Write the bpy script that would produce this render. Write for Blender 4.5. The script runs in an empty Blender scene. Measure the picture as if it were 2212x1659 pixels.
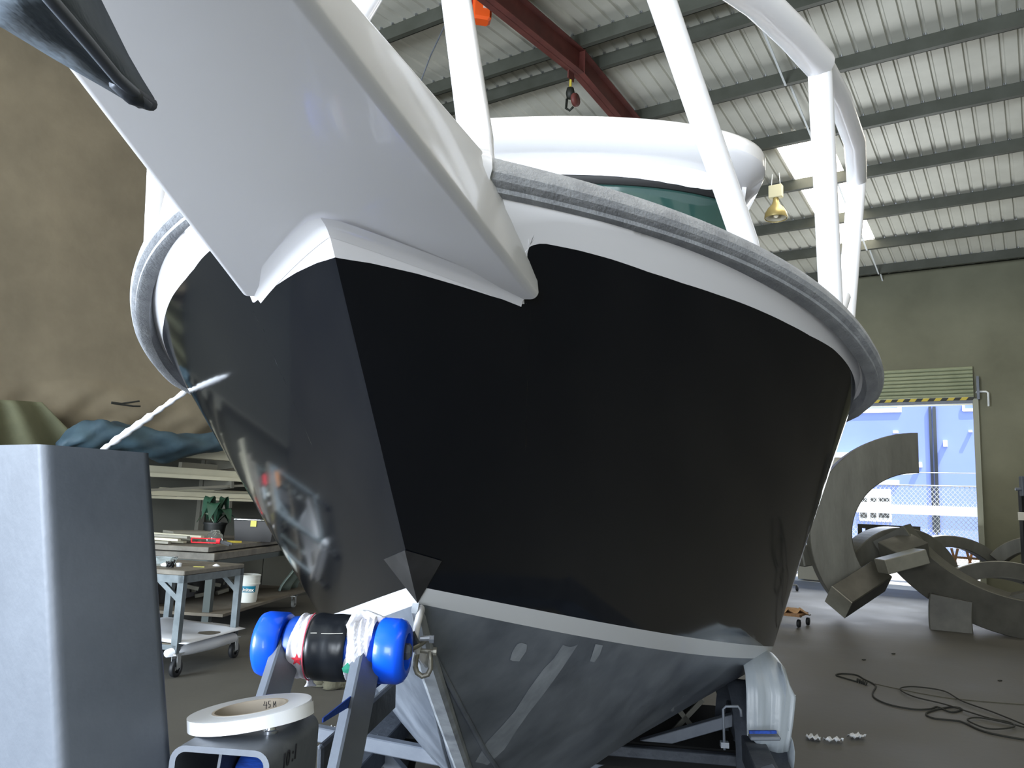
import bpy, math, random
from mathutils import Vector, Matrix, Quaternion
random.seed(7)
PI = math.pi
SC = bpy.context.scene
COL = SC.collection
# ------------------------------------------------------------------ camera
F_PX, PITCH, ROLL, CAM_H = 1700.0, math.radians(8.7), math.radians(2.6), 1.5
C0 = Vector((0, 0, CAM_H))
_f = Vector((0, math.cos(PITCH), math.sin(PITCH)))
_r = Vector((1, 0, 0)); _u = Vector((0, -math.sin(PITCH), math.cos(PITCH)))
CR = math.cos(ROLL) * _r + math.sin(ROLL) * _u
CU = -math.sin(ROLL) * _r + math.cos(ROLL) * _u
cam = bpy.data.cameras.new('camera'); camo = bpy.data.objects.new('camera', cam); COL.objects.link(camo)
cam.sensor_width = 36; cam.lens = 36 * F_PX / 2212; cam.clip_start = 0.02; cam.clip_end = 500
M = Matrix.Identity(4)
for i in range(3):
    M[i][0] = CR[i]; M[i][1] = CU[i]; M[i][2] = -_f[i]; M[i][3] = C0[i]
camo.matrix_world = M
SC.camera = camo
SC.view_settings.view_transform = 'Standard'; SC.view_settings.look = 'None'
SC.view_settings.exposure = 0.15; SC.view_settings.gamma = 1; SC.view_settings.use_curve_mapping = False
# room frame: U runs away from the camera towards the wall with the roller door, V runs to the right along it
AZ = math.radians(34)
U = Vector((math.sin(AZ), math.cos(AZ), 0)); V = Vector((math.cos(AZ), -math.sin(AZ), 0)); Z = Vector((0, 0, 1))
P0 = Vector((7.27993, 18.83671, 0))
def R(v, s, z): return P0 + V * v - U * s + Z * z
# ------------------------------------------------------------------ world and daylight
W = bpy.data.worlds.new('world'); SC.world = W; W.use_nodes = True
nt = W.node_tree; nt.nodes.clear()
wo = nt.nodes.new('ShaderNodeOutputWorld'); bg = nt.nodes.new('ShaderNodeBackground'); sk = nt.nodes.new('ShaderNodeTexSky')
sk.sky_type = 'NISHITA'; sk.sun_disc = False; sk.sun_elevation = math.radians(50); sk.sun_rotation = math.radians(200); sk.altitude = 0
bg.inputs[1].default_value = 0.45
nt.links.new(sk.outputs[0], bg.inputs[0]); nt.links.new(bg.outputs[0], wo.inputs[0])
def lamp(name, kind, loc, direction, energy, color=(1, 1, 1), **kw):
    L = bpy.data.lights.new(name, kind); L.energy = energy; L.color = color
    for k, v in kw.items(): setattr(L, k, v)
    o = bpy.data.objects.new(name, L); COL.objects.link(o); o.location = loc
    o.rotation_euler = Vector(direction).to_track_quat('-Z', 'Y').to_euler()
    return o
lamp('sun', 'SUN', R(0, -20, 20), (-0.45 * V + 0.25 * U - 1.0 * Z), 9.0, (1, 0.96, 0.9), angle=0.01)
# daylight entering the big doorway behind the camera, to its left, and the doorway ahead
lamp('daylight_doorway_behind', 'AREA', R(-1.6, 26.4, 2.3), (U * 1.0 + V * 0.45 + Z * 0.08), 2800, (0.80, 0.89, 1.0), shape='RECTANGLE', size=5.4, size_y=4.0)
lamp('fill_light_behind_right', 'AREA', R(6.6, 26.6, 2.3), (U * 1.0 - V * 0.1 + Z * 0.08), 850, (0.86, 0.92, 1.0), shape='RECTANGLE', size=3.9, size_y=4.0)  # added fill for right-facing surfaces, at an opening added for it
lamp('daylight_doorway_ahead', 'AREA', R(1.2, -0.5, 2.1), (-U + Z * 1.0), 420, (0.93, 0.97, 1.0), shape='RECTANGLE', size=4.2, size_y=3.9)
SKYLIGHT = 6.0

# ------------------------------------------------------------------ materials
def rgb(h):
    h = h.lstrip('#'); c = [int(h[i:i + 2], 16) / 255 for i in (0, 2, 4)]
    return tuple(x / 12.92 if x <= 0.04045 else ((x + 0.055) / 1.055) ** 2.4 for x in c)
MATS = {}
def mat(name, col, rough=0.5, metal=0.0, col2=None, scale=4.0, detail=4, bump=0.0, bscale=None, coat=0.0, stretch=None,
        trans=0.0, ior=1.45, emit=None, estr=0.0, contrast=(0.35, 0.65), rough2=None, spec=0.5, alpha=1.0):
    m = bpy.data.materials.new(name); m.use_nodes = True
    t = m.node_tree; b = t.nodes['Principled BSDF']
    col = rgb(col) if isinstance(col, str) else col
    b.inputs['Base Color'].default_value = (*col, 1); b.inputs['Roughness'].default_value = rough
    b.inputs['Metallic'].default_value = metal; b.inputs['IOR'].default_value = ior
    b.inputs['Coat Weight'].default_value = coat; b.inputs['Coat Roughness'].default_value = 0.03
    b.inputs['Transmission Weight'].default_value = trans; b.inputs['Specular IOR Level'].default_value = spec
    b.inputs['Alpha'].default_value = alpha
    if emit: b.inputs['Emission Color'].default_value = (*rgb(emit), 1); b.inputs['Emission Strength'].default_value = estr
    if col2 is not None or bump or rough2 is not None:
        tc = t.nodes.new('ShaderNodeTexCoord'); mp = t.nodes.new('ShaderNodeMapping')
        t.links.new(tc.outputs['Object'], mp.inputs[0])
        if stretch: mp.inputs['Scale'].default_value = stretch
        nz = t.nodes.new('ShaderNodeTexNoise'); nz.inputs['Scale'].default_value = scale; nz.inputs['Detail'].default_value = detail
        nz.inputs['Roughness'].default_value = 0.6
        t.links.new(mp.outputs[0], nz.inputs['Vector'])
        cr = t.nodes.new('ShaderNodeMapRange'); cr.inputs[1].default_value, cr.inputs[2].default_value = contrast
        t.links.new(nz.outputs[0], cr.inputs[0])
        if col2 is not None:
            c2 = rgb(col2) if isinstance(col2, str) else col2
            mx = t.nodes.new('ShaderNodeMix'); mx.data_type = 'RGBA'
            mx.inputs[6].default_value = (*col, 1); mx.inputs[7].default_value = (*c2, 1)
            t.links.new(cr.outputs[0], mx.inputs[0]); t.links.new(mx.outputs[2], b.inputs['Base Color'])
        if rough2 is not None:
            mr = t.nodes.new('ShaderNodeMapRange'); mr.inputs[3].default_value = rough; mr.inputs[4].default_value = rough2
            t.links.new(cr.outputs[0], mr.inputs[0]); t.links.new(mr.outputs[0], b.inputs['Roughness'])
        if bump:
            n2 = t.nodes.new('ShaderNodeTexNoise'); n2.inputs['Scale'].default_value = bscale or scale * 6; n2.inputs['Detail'].default_value = 3
            t.links.new(mp.outputs[0], n2.inputs['Vector'])
            bp = t.nodes.new('ShaderNodeBump'); bp.inputs['Strength'].default_value = bump; bp.inputs['Distance'].default_value = 0.01
            t.links.new(n2.outputs[0], bp.inputs['Height']); t.links.new(bp.outputs[0], b.inputs['Normal'])
    MATS[name] = m
    return m
mat('hull_black', (0.0035, 0.0045, 0.007), 0.07, bump=0.02, bscale=1.6, spec=0.42)
mat('white_gloss', '#e6e6ea', 0.22, coat=0.35)
mat('stripe_white', '#dadde2', 0.3, coat=0.2)
mat('alu_bare', '#7d828a', 0.42, 0.75, col2='#5b6067', scale=3, bump=0.05, bscale=60, contrast=(0.3, 0.7), rough2=0.3)
mat('plate_steel', '#4a4a4b', 0.35, 0.6, col2='#3c3c3d', scale=12)
mat('alu_hull', '#858c97', 0.42, 0.3, col2='#5c636e', scale=3.5, bump=0.04, bscale=40, contrast=(0.35, 0.7), rough2=0.3, stretch=(1, 1, 1.6))
mat('alu_scuff', '#a2a7ad', 0.45, 0.2, col2='#7b8087', scale=14)
mat('alu_bright', '#c3c7cd', 0.25, 0.9)
mat('alu_sanded', '#a3aab4', 0.5, 0.2, col2='#858c96', scale=9)
mat('rail_tape', '#a9acb1', 0.62, 0.2, col2='#83868c', scale=22, detail=6, bump=0.25, bscale=260, contrast=(0.3, 0.75), stretch=(1, 0.35, 1))
mat('galv', '#656b74', 0.5, 0.2, col2='#575d67', scale=9, bump=0.05, bscale=90, contrast=(0.3, 0.75))
mat('galv_post', '#5a6069', 0.55, 0.1, col2='#4d535c', scale=9, bump=0.05, bscale=90, contrast=(0.3, 0.75))
mat('galv_dark', '#474c54', 0.55, 0.3, col2='#3a3f47', scale=12, bump=0.25, bscale=45)
mat('anchor_galv', '#5e6871', 0.75, 0.0, col2='#48525c', scale=16, bump=0.5, bscale=38)
mat('glass_green', (0.02, 0.05, 0.044), 0.04, spec=0.8, coat=0.5)
mat('rubber_black', '#101214', 0.55)
mat('tyre', '#121314', 0.75, bump=0.2, bscale=80)
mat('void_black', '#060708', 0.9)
mat('concrete_floor', '#55544f', 0.75, col2='#43423d', scale=0.9, detail=8, bump=0.12, bscale=14, contrast=(0.3, 0.75), rough2=0.55, spec=0.35)
mat('concrete_wall', '#7e7e6b', 0.9, col2='#5e5e4e', scale=0.55, detail=8, bump=0.15, bscale=9, contrast=(0.25, 0.8))
mat('concrete_wall_tan', '#585952', 0.9, col2='#474842', scale=0.35, detail=7, bump=0.15, bscale=6, contrast=(0.25, 0.8))
mat('roof_sheet', '#c4c3b8', 0.5, 0.1, col2='#b6b5aa', scale=1.2)
mat('skylight', '#fff8e8', 0.5, emit='#fff8ea', estr=SKYLIGHT)
mat('purlin', '#4b4d45', 0.55, 0.2, col2='#404239', scale=2)
mat('red_oxide', '#6d3a33', 0.6, col2='#5b302b', scale=3)
mat('pavement', '#b9b5ab', 0.9, col2='#aaa69c', scale=0.5)
mat('facade_blue', '#7486bd', 0.6, col2='#6f82bd', scale=0.3)
mat('facade_white', '#e8ebee', 0.7)
mat('door_green', '#8f957a', 0.5, col2='#838a70', scale=2)
mat('galv_wire', '#cfd3d4', 0.5, 0.2)
mat('dark_window', '#2a2e33', 0.15)
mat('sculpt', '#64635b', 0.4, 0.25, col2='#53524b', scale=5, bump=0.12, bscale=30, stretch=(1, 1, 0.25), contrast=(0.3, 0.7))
mat('sculpt_lit', '#84837a', 0.4, 0.1, col2='#77766d', scale=4)  # lighter copy of the arc aluminium, light put into the colour
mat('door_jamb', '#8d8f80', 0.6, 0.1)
mat('sculpt_dark_shaded', '#4c4b44', 0.45, 0.2, col2='#3b3a34', scale=3)  # darker copy painting shaded arc faces; also the dark drilled plate
mat('bench_top', '#6e6a61', 0.7, col2='#57544c', scale=7)
mat('bench_leg', '#5d6568', 0.55, 0.3, col2='#4a5255', scale=8)
mat('bench_leg_dark', '#2c3532', 0.6, 0.1)
mat('castor', '#a3a6a6', 0.35, 0.8)
mat('cast_wheel', '#15171a', 0.6)
mat('grey_wheel', '#8f9290', 0.6)
mat('roller_blue', '#0a58f0', 0.32, coat=0.2)
mat('roller_blue_dark', '#0a48b0', 0.4)
mat('cloth', '#dcdce4', 0.9, bump=0.3, bscale=60)
mat('tape_black', '#16191e', 0.3, bump=0.06, bscale=30)
mat('tape_white', '#e4e8ee', 0.25, coat=0.2)
mat('paper_core', '#a89e90', 0.85)
mat('ink', '#23242c', 0.7)
mat('strap_blue', '#1444a0', 0.7, col2='#0d2f78', scale=60, stretch=(1, 8, 1))
mat('red_print', '#c82838', 0.8); mat('green_print', '#2c8a70', 0.8); mat('sky_print', '#3a86c8', 0.8); mat('pink_print', '#e0586c', 0.8)
mat('plastic_sheet', '#8d959c', 0.4, trans=0.05, bump=0.3, bscale=14)
mat('drape', '#9c9a94', 0.7, bump=0.4, bscale=9)
mat('drape_green', '#6c7a74', 0.6, bump=0.5, bscale=9)
mat('orange', '#e2571c', 0.45); mat('label_white', '#d7d4ca', 0.6)
mat('lamp_bell', '#b3a16a', 0.35, 0.4); mat('lamp_inside', '#c9c3b0', 0.3, 0.3); mat('lamp_box', '#cfc9a8', 0.6)
mat('bulb', '#fff6e0', 0.2)
mat('tarp_tan', '#736b5a', 0.85, col2='#625b4c', scale=1.5, bump=0.5, bscale=5, contrast=(0.3, 0.7))
mat('tarp_green', '#53543f', 0.85, col2='#474936', scale=2, bump=0.4, bscale=7)
mat('tarp_blue', '#374c57', 0.7, col2='#283b47', scale=3, bump=0.5, bscale=7)
mat('ext_white', '#c2bfa9', 0.5, col2='#aeaa96', scale=1)
mat('ext_grey', '#77756a', 0.6)
mat('bracket', '#4f4e46', 0.6)
mat('leaf', '#183628', 0.5, col2='#20402f', scale=20); mat('leaf_pale', '#9bb09a', 0.5)
mat('pot_black', '#101312', 0.6)
mat('crate_black', '#141211', 0.5)
mat('sticky', '#b9b45e', 0.8)
mat('red_plastic', '#c8202e', 0.4)
mat('clear', '#dfe6e6', 0.05, trans=0.95)
mat('bucket', '#c2c4bd', 0.5); mat('bucket_blue', '#17708a', 0.5)
mat('white_paper', '#c8cbd0', 0.8)
mat('wood', '#8c6a48', 0.75, col2='#76563a', scale=8, stretch=(1, 6, 1)); mat('timber_orange', '#c4824a', 0.7)
mat('cardboard', '#a5835f', 0.85)
mat('rope_dark', '#22231f', 0.85); mat('rope_grey', '#4b4a3e', 0.9, bump=0.4, bscale=90)
mat('rag_grey', '#4c4a3c', 0.95, bump=0.5, bscale=40)
mat('yellow', '#b8a53a', 0.6); mat('black_stripe', '#20221c', 0.6)
mat('steel_bolt', '#c9ced6', 0.2, 0.95)
mat('shackle', '#8f8d84', 0.45, 0.7, bump=0.1, bscale=60)
mat('ply', '#5f594d', 0.8, col2='#524c42', scale=5)

# ------------------------------------------------------------------ object helpers
ROOTM = {}
def link(o): COL.objects.link(o); return o
def props(o, label=None, cat=None, group=None, kind=None):
    if label: o['label'] = label
    if cat: o['category'] = cat
    if group: o['group'] = group
    if kind: o['kind'] = kind
    return o
def thing(name, loc, label=None, cat=None, group=None, kind=None, rz=0.0):
    o = bpy.data.objects.new(name, None); o.empty_display_size = 0.1; link(o)
    o.location = loc; o.rotation_euler = (0, 0, rz)
    ROOTM[o.name] = Matrix.Translation(Vector(loc)) @ Matrix.Rotation(rz, 4, 'Z')
    return props(o, label, cat, group, kind)
class MB:
    """collects shapes given in world coordinates"""
    def __init__(s): s.v = []; s.f = []; s.m = []; s.mi = 0
    def add(s, vs, fs):
        n = len(s.v); s.v += [Vector(p) for p in vs]; s.f += [[i + n for i in f] for f in fs]; s.m += [s.mi] * len(fs); return s
    def box(s, c, sx, sy, sz, ax=Vector((1, 0, 0)), ay=None, az=None, ch=0.0):
        ax = Vector(ax).normalized()
        if ay is None: ay = Z.cross(ax).normalized()
        ay = Vector(ay).normalized()
        if az is None: az = ax.cross(ay).normalized()
        c = Vector(c)
        if ch <= 0:
            P = [c + ax * (sx / 2 * a) + ay * (sy / 2 * b) + az * (sz / 2 * d) for a in (-1, 1) for b in (-1, 1) for d in (-1, 1)]
            return s.add(P, [(0, 1, 3, 2), (4, 6, 7, 5), (0, 4, 5, 1), (2, 3, 7, 6), (0, 2, 6, 4), (1, 5, 7, 3)])
        h = ch
        prof = [(-sx / 2 + h, -sy / 2), (sx / 2 - h, -sy / 2), (sx / 2, -sy / 2 + h), (sx / 2, sy / 2 - h), (sx / 2 - h, sy / 2), (-sx / 2 + h, sy / 2), (-sx / 2, sy / 2 - h), (-sx / 2, -sy / 2 + h)]
        rings = []
        for (z, k) in ((-sz / 2, 1), (-sz / 2 + h, 0), (sz / 2 - h, 0), (sz / 2, 1)):
            rings.append([c + ax * (x * (1 - k * 2 * h / sx)) + ay * (y * (1 - k * 2 * h / sy)) + az * z for x, y in prof])
        return s.loft(rings, True, True)
    def bar(s, a, b, w, h, up=Z, ch=0.0):
        a = Vector(a); b = Vector(b); d = (b - a); L = d.length; d.normalize()
        up = Vector(up); side = d.cross(up).normalized(); u2 = side.cross(d).normalized()
        return s.box((a + b) / 2, w, h, L, side, u2, d if side.cross(u2).dot(d) > 0 else -d, ch)
    def loft(s, rings, closed=True, caps=False):
        n = len(rings[0]); vs = [p for r in rings for p in r]; fs = []
        for i in range(len(rings) - 1):
            for j in range(n if closed else n - 1):
                k = (j + 1) % n
                fs.append((i * n + j, i * n + k, (i + 1) * n + k, (i + 1) * n + j))
        if caps: fs.append(tuple(reversed(range(n)))); fs.append(tuple((len(rings) - 1) * n + j for j in range(n)))
        return s.add(vs, fs)
    def tube(s, pts, r, seg=12, caps=True, ry=None, up=None):
        pts = [Vector(p) for p in pts]; rings = []; n = len(pts); prev = None
        for i, p in enumerate(pts):
            d = (pts[min(i + 1, n - 1)] - pts[max(i - 1, 0)]).normalized()
            if prev is None:
                ref = Vector(up) if up else (Z if abs(d.z) < 0.9 else Vector((1, 0, 0)))
            else: ref = prev
            x = d.cross(ref); 
            if x.length < 1e-6: x = d.cross(Vector((1, 0.3, 0)))
            x.normalize(); y = x.cross(d).normalized(); prev = y
            rr = r[i] if isinstance(r, (list, tuple)) else r
            r2 = ry if ry else rr
            rings.append([p + x * (math.cos(2 * PI * k / seg) * rr) + y * (math.sin(2 * PI * k / seg) * r2) for k in range(seg)])
        return s.loft(rings, True, caps)
    def lathe(s, c, axis, prof, seg=24, caps=False):
        axis = Vector(axis).normalized(); ref = Z if abs(axis.z) < 0.9 else Vector((1, 0, 0))
        x = axis.cross(ref).normalized(); y = axis.cross(x).normalized(); c = Vector(c)
        rings = [[c + axis * h + x * (math.cos(2 * PI * k / seg) * r) + y * (math.sin(2 * PI * k / seg) * r) for k in range(seg)] for r, h in prof]
        return s.loft(rings, True, caps)
    def poly(s, pts, ext):
        """flat polygon pts extruded by vector ext"""
        n = len(pts); P = [Vector(p) for p in pts]; Q = [p + Vector(ext) for p in P]
        return s.add(P + Q, [tuple(range(n)), tuple(reversed(range(n, 2 * n)))] + [(i, n + i, n + (i + 1) % n, (i + 1) % n) for i in range(n)])
    def grid(s, rows):
        n = len(rows[0]); vs = [p for r in rows for p in r]
        return s.add(vs, [(i * n + j, i * n + j + 1, (i + 1) * n + j + 1, (i + 1) * n + j) for i in range(len(rows) - 1) for j in range(n - 1)])
    def done(s, name, mats, parent=None, smooth=False, label=None, cat=None, group=None, kind=None, bevel=0, solid=0, subsurf=0, autos=None, origin=None):
        if not isinstance(mats, (list, tuple)): mats = [mats]
        if parent is not None:
            Mi = ROOTM[parent.name].inverted(); off = None
            vs = [Mi @ p for p in s.v]; rm = ROOTM[parent.name]
        else:
            if origin is None:
                lo = [min(p[i] for p in s.v) for i in range(3)]; hi = [max(p[i] for p in s.v) for i in range(3)]
                origin = Vector(((lo[0] + hi[0]) / 2, (lo[1] + hi[1]) / 2, lo[2]))
            origin = Vector(origin)
            vs = [p - origin for p in s.v]; rm = Matrix.Translation(origin)
        me = bpy.data.meshes.new(name); me.from_pydata([tuple(p) for p in vs], [], s.f); me.validate()
        for m in mats: me.materials.append(MATS[m])
        if len(me.polygons) == len(s.m): me.polygons.foreach_set('material_index', s.m)
        if smooth: me.polygons.foreach_set('use_smooth', [True] * len(me.polygons))
        import bmesh
        bm = bmesh.new(); bm.from_mesh(me); bmesh.ops.recalc_face_normals(bm, faces=bm.faces); bm.to_mesh(me); bm.free()
        if smooth and autos:
            try: me.set_sharp_from_angle(angle=math.radians(autos))
            except Exception: pass
        o = bpy.data.objects.new(name, me); link(o)
        if parent is not None: o.parent = parent
        else: o.location = origin
        ROOTM[o.name] = rm
        if solid:
            md = o.modifiers.new('solid', 'SOLIDIFY'); md.thickness = solid; md.offset = 0
        if bevel:
            md = o.modifiers.new('bevel', 'BEVEL'); md.width = bevel; md.segments = 2; md.limit_method = 'ANGLE'
        return props(o, label, cat, group, kind)
def copy_tree(o, parent=None, M=None):
    c = o.copy(); link(c); c.parent = parent
    if parent is None and M is not None: c.matrix_world = M @ ROOTM[o.name]; ROOTM[c.name] = M @ ROOTM[o.name]
    for ch in list(o.children): copy_tree(ch, c)
    return c
def text(s, name, mt, parent, origin, xdir, ydir, size, ext=0.0004, thick=0.0, font_shear=0.0):
    cu = bpy.data.curves.new(name, 'FONT'); cu.body = s; cu.size = size; cu.extrude = ext; cu.offset = thick; cu.shear = font_shear
    tmp = bpy.data.objects.new(name, cu); link(tmp)
    dg = bpy.context.evaluated_depsgraph_get(); me = bpy.data.meshes.new_from_object(tmp.evaluated_get(dg))
    bpy.data.objects.remove(tmp)
    x = Vector(xdir).normalized(); z = x.cross(Vector(ydir)).normalized(); y = z.cross(x)
    T = Matrix.Identity(4)
    for i in range(3): T[i][0] = x[i]; T[i][1] = y[i]; T[i][2] = z[i]; T[i][3] = origin[i]
    me.transform(ROOTM[parent.name].inverted() @ T)
    me.materials.clear(); me.materials.append(MATS[mt])
    o = bpy.data.objects.new(name, me); link(o); o.parent = parent
    ROOTM[o.name] = ROOTM[parent.name]
    return o
# a point seen along a line of sight, at a given distance in front of the camera / height / plane
def ray(px, py): return (_f + CR * ((px - 1106) / F_PX) - CU * ((py - 829.5) / F_PX))
def at_y(px, py, y): d = ray(px, py); return C0 + d * (y / d.y)
def at_z(px, py, z): d = ray(px, py); return C0 + d * ((z - CAM_H) / d.z)
def on_pl(px, py, p, n): d = ray(px, py); n = Vector(n); return C0 + d * ((Vector(p) - C0).dot(n) / d.dot(n))

# ================================================================== THE ROOM
VL, VR, SB = -4.98, 11.6, 27.0           # left wall, right wall, wall behind the camera
DV0, DV1, DH = -1.15, 3.36, 4.12         # doorway ahead
RIDGE, SL = 10.5, 0.09
def pz(s): return 7.1 + SL * (s if s <= RIDGE else 2 * RIDGE - s)     # underside of purlins
def roofz(s): return pz(s) + 0.20
m = MB(); m.box(R((VL + VR) / 2, (SB) / 2 - 0.1, -0.1), VR - VL + 0.6, SB + 0.6, 0.2, V); m.done('floor', 'concrete_floor', kind='structure')
m = MB(); m.box(R(2, -32, -0.13), 90, 63.6, 0.2, V); m.done('pavement', 'pavement', kind='structure')
# far wall (with roller door), tilt-up concrete
wf = thing('wall_far', R(0, 0, 0), kind='structure', rz=-AZ)
def wallbox(v0, v1, z0, z1, s0, s1, parent, mt, name='wall_panel'):
    MB().box(R((v0 + v1) / 2, (s0 + s1) / 2, (z0 + z1) / 2), v1 - v0, abs(s1 - s0), z1 - z0, V, bevel_ax(), Z).done(name, mt, parent)
def bevel_ax(): return U
wallbox(VL - 0.2, DV0, 0, 7.25, 0, -0.18, wf, 'concrete_wall')
wallbox(DV0, DV1, DH, 7.25, 0, -0.18, wf, 'concrete_wall')
wallbox(DV1, 8.0, 0, 7.25, 0, -0.18, wf, 'concrete_wall')
wallbox(8.02, VR + 0.2, 0, 7.25, 0, -0.18, wf, 'concrete_wall')
wl = thing('wall_left', R(VL, 10, 0), kind='structure', rz=-AZ)
x = -0.1
while x < SB:
    x2 = min(x + 6.0, SB)
    pts = [R(VL, x + 0.01, 0), R(VL, x2 - 0.01, 0), R(VL, x2 - 0.01, roofz(x2))]
    if x < RIDGE < x2: pts.append(R(VL, RIDGE, roofz(RIDGE)))
    pts.append(R(VL, x + 0.01, roofz(max(x, 0))))
    MB().poly(pts, -V * 0.18).done('wall_panel', 'concrete_wall_tan', wl)
    x = x2
# dark steel angle along the top of the left wall
m = MB(); m.bar(R(VL + 0.06, 12, pz(12) - 0.33), R(VL + 0.06, SB - 0.1, pz(SB) - 0.33), 0.1, 0.14); m.done('trim_1', 'red_oxide', kind='structure')
m = MB(); m.poly([R(VR, -0.1, 0), R(VR, SB, 0), R(VR, SB, roofz(SB)), R(VR, RIDGE, roofz(RIDGE)), R(VR, -0.1, roofz(0))], V * 0.18); m.done('wall_right', 'concrete_wall', kind='structure')
wb = thing('wall_behind', R(0, SB, 0), kind='structure', rz=-AZ)
for v0, v1, z0, z1 in ((VL - .2, -4.4, 0, 6.9), (-4.4, 1.2, 4.35, 6.9), (1.2, 4.6, 0, 6.9), (4.6, 8.6, 4.35, 6.9), (8.6, VR + .2, 0, 6.9)): wallbox(v0, v1, z0, z1, SB, SB + 0.18, wb, 'concrete_wall')  # the right-hand opening is added to carry the fill light

# ceiling: trapezoidal steel sheets, skylight strips, purlins, screws
ce = thing('ceiling', R(0, 0, 7.3), kind='structure', rz=-AZ)
MOD, PITCHR = 0.86, 0.215
def sheet_mesh(name, s0, s1, mt, v0, parent, nrib=4):
    prof = []
    for k in range(nrib):
        b = k * PITCHR
        prof += [(b, 0.0), (b + 0.150, 0.0), (b + 0.166, 0.030), (b + 0.196, 0.030)]
    prof.append((nrib * PITCHR + 0.004, 0.0))
    mb = MB(); mb.grid([[R(v0 + a, s, roofz(s) + h) for a, h in prof] for s in (s0, s1)])
    return mb.done(name, mt, parent)
SKY = {(3, 2.0, 6.80), (7, 2.0, 6.80), (12, 2.0, 6.80), (3, 14, 20), (7, 14, 20), (12, 14, 20), (16, 14, 20)}  # strips out of view are added for interior light
VS0 = 0.93 - 7 * MOD
for k in range(20):
    v0 = VS0 + k * MOD
    for (a, b) in ((-0.4, RIDGE), (RIDGE, SB + 0.3)):
        cuts = [(x0, x1) for (kk, x0, x1) in SKY if kk == k and a < x0 < b]
        if cuts:
            x0, x1 = cuts[0]
            sheet_mesh('roof_sheet', a, x0, 'roof_sheet', v0, ce); sheet_mesh('skylight_sheet', x0, x1, 'skylight', v0, ce); sheet_mesh('roof_sheet', x1, b, 'roof_sheet', v0, ce)
        else: sheet_mesh('roof_sheet', a, b, 'roof_sheet', v0, ce)
SP = [-0.08, 0.52, 1.98, 3.5, 5.2, 6.85, 8.5, 10.03, 10.62, 12.3, 13.9, 15.5, 17.1, 18.7, 20.3, 21.9, 23.5, 25.1, 26.6]
def purlin(s):
    z0 = pz(s); t = 0.012
    m = MB()
    m.poly([R(VL, s, z0 + 0.2), R(VL, s, z0), R(VL, s + t, z0), R(VL, s + t, z0 + 0.2)], V * (VR - VL))
    m.poly([R(VL, s, z0), R(VL, s - 0.075, z0), R(VL, s - 0.075, z0 + t), R(VL, s, z0 + t)], V * (VR - VL))
    m.poly([R(VL, s - 0.075, z0), R(VL, s - 0.063, z0), R(VL, s - 0.063, z0 + 0.025), R(VL, s - 0.075, z0 + 0.025)], V * (VR - VL))
    m.poly([R(VL, s, z0 + 0.19), R(VL, s - 0.075, z0 + 0.19), R(VL, s - 0.075, z0 + 0.2), R(VL, s, z0 + 0.2)], V * (VR - VL))
    m.done('purlin', 'purlin', ce)
for s in SP: purlin(s)
m = MB()
for s in SP[:11]:
    for k in range(60):
        v = VS0 + 0.181 + k * PITCHR
        if VL < v < 5.5:
            for dv in (-0.012, 0.012): m.box(R(v + dv, s + 0.03, roofz(s) + 0.005), 0.009, 0.012, 0.03, V)
m.done('roof_screws', 'steel_bolt', ce, kind='stuff')
# bridging straps between purlins
m = None
for i in range(1, 8):
    a, b = SP[i - 1], SP[i]
    mb = MB(); mb.bar(R(1.62, b, pz(b) + 0.17), R(1.62, a + 0.0, pz(a) - 0.02), 0.03, 0.012); mb.done('bridging_strap', 'galv_wire', ce)
# red oxide portal rafter along the room
rf = thing('rafter_beam', R(-0.75, RIDGE, pz(RIDGE) - 0.36), 'dark red steel I-beam rafter under the purlins behind the boat cabin', 'beam', rz=-AZ)
RV = -0.78
def ibeam(s0, s1, parent, nm):
    za, zb = pz(s0), pz(s1); D = 0.36
    m = MB()
    for (z0, z1, hw) in ((-0.014, 0.0, 0.09), (-D, -D + 0.014, 0.09), (-D, 0.0, 0.005)):
        m.poly([R(RV - hw, s0, za + z0), R(RV + hw, s0, za + z0), R(RV + hw, s0, za + z1), R(RV - hw, s0, za + z1)], R(0, s1, zb) - R(0, s0, za))
    m.done(nm, 'red_oxide', parent)
ibeam(0.0, RIDGE, rf, 'beam'); ibeam(RIDGE, 22, rf, 'beam')
m = MB(); m.box(R(RV, RIDGE, pz(RIDGE) - 0.18), 0.2, 0.016, 0.36, V, U, Z); m.done('splice_plate', 'red_oxide', rf)
m = MB(); m.box(R(RV - 0.05, RIDGE + 0.14, pz(RIDGE) - 0.42), 0.016, 0.16, 0.16, V, U, Z); m.done('lifting_lug', 'red_oxide', rf)
# hook block under the rafter
hk = thing('hook_block', R(RV - 0.05, RIDGE + 0.14, pz(RIDGE) - 0.98), 'dark chain block with hook hanging from the red rafter', 'hook')
c = R(RV - 0.05, RIDGE + 0.14, pz(RIDGE) - 0.5)
m = MB(); m.tube([c, c - Z * 0.12], 0.018, 8); m.done('shackle', 'yellow', hk)
m = MB(); m.lathe(c - Z * 0.2, Z, [(0.0, -0.09), (0.05, -0.08), (0.065, 0), (0.05, 0.07), (0.0, 0.085)], 10); m.done('block_body', 'black_stripe', hk, True)
m = MB(); m.lathe(c - Z * 0.33 + V * 0.09, V, [(0, -.03), (.09, -.03), (.1, 0), (.09, .03), (0, .03)], 14); m.done('chain_bag', 'red_oxide', hk, True)
m = MB(); m.tube([c - Z * 0.28 + V * -0.05, c - Z * 0.42 - V * .06, c - Z * 0.47, c - Z * 0.43 + V * .06], 0.018, 8); m.done('hook', 'black_stripe', hk, True)
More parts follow.
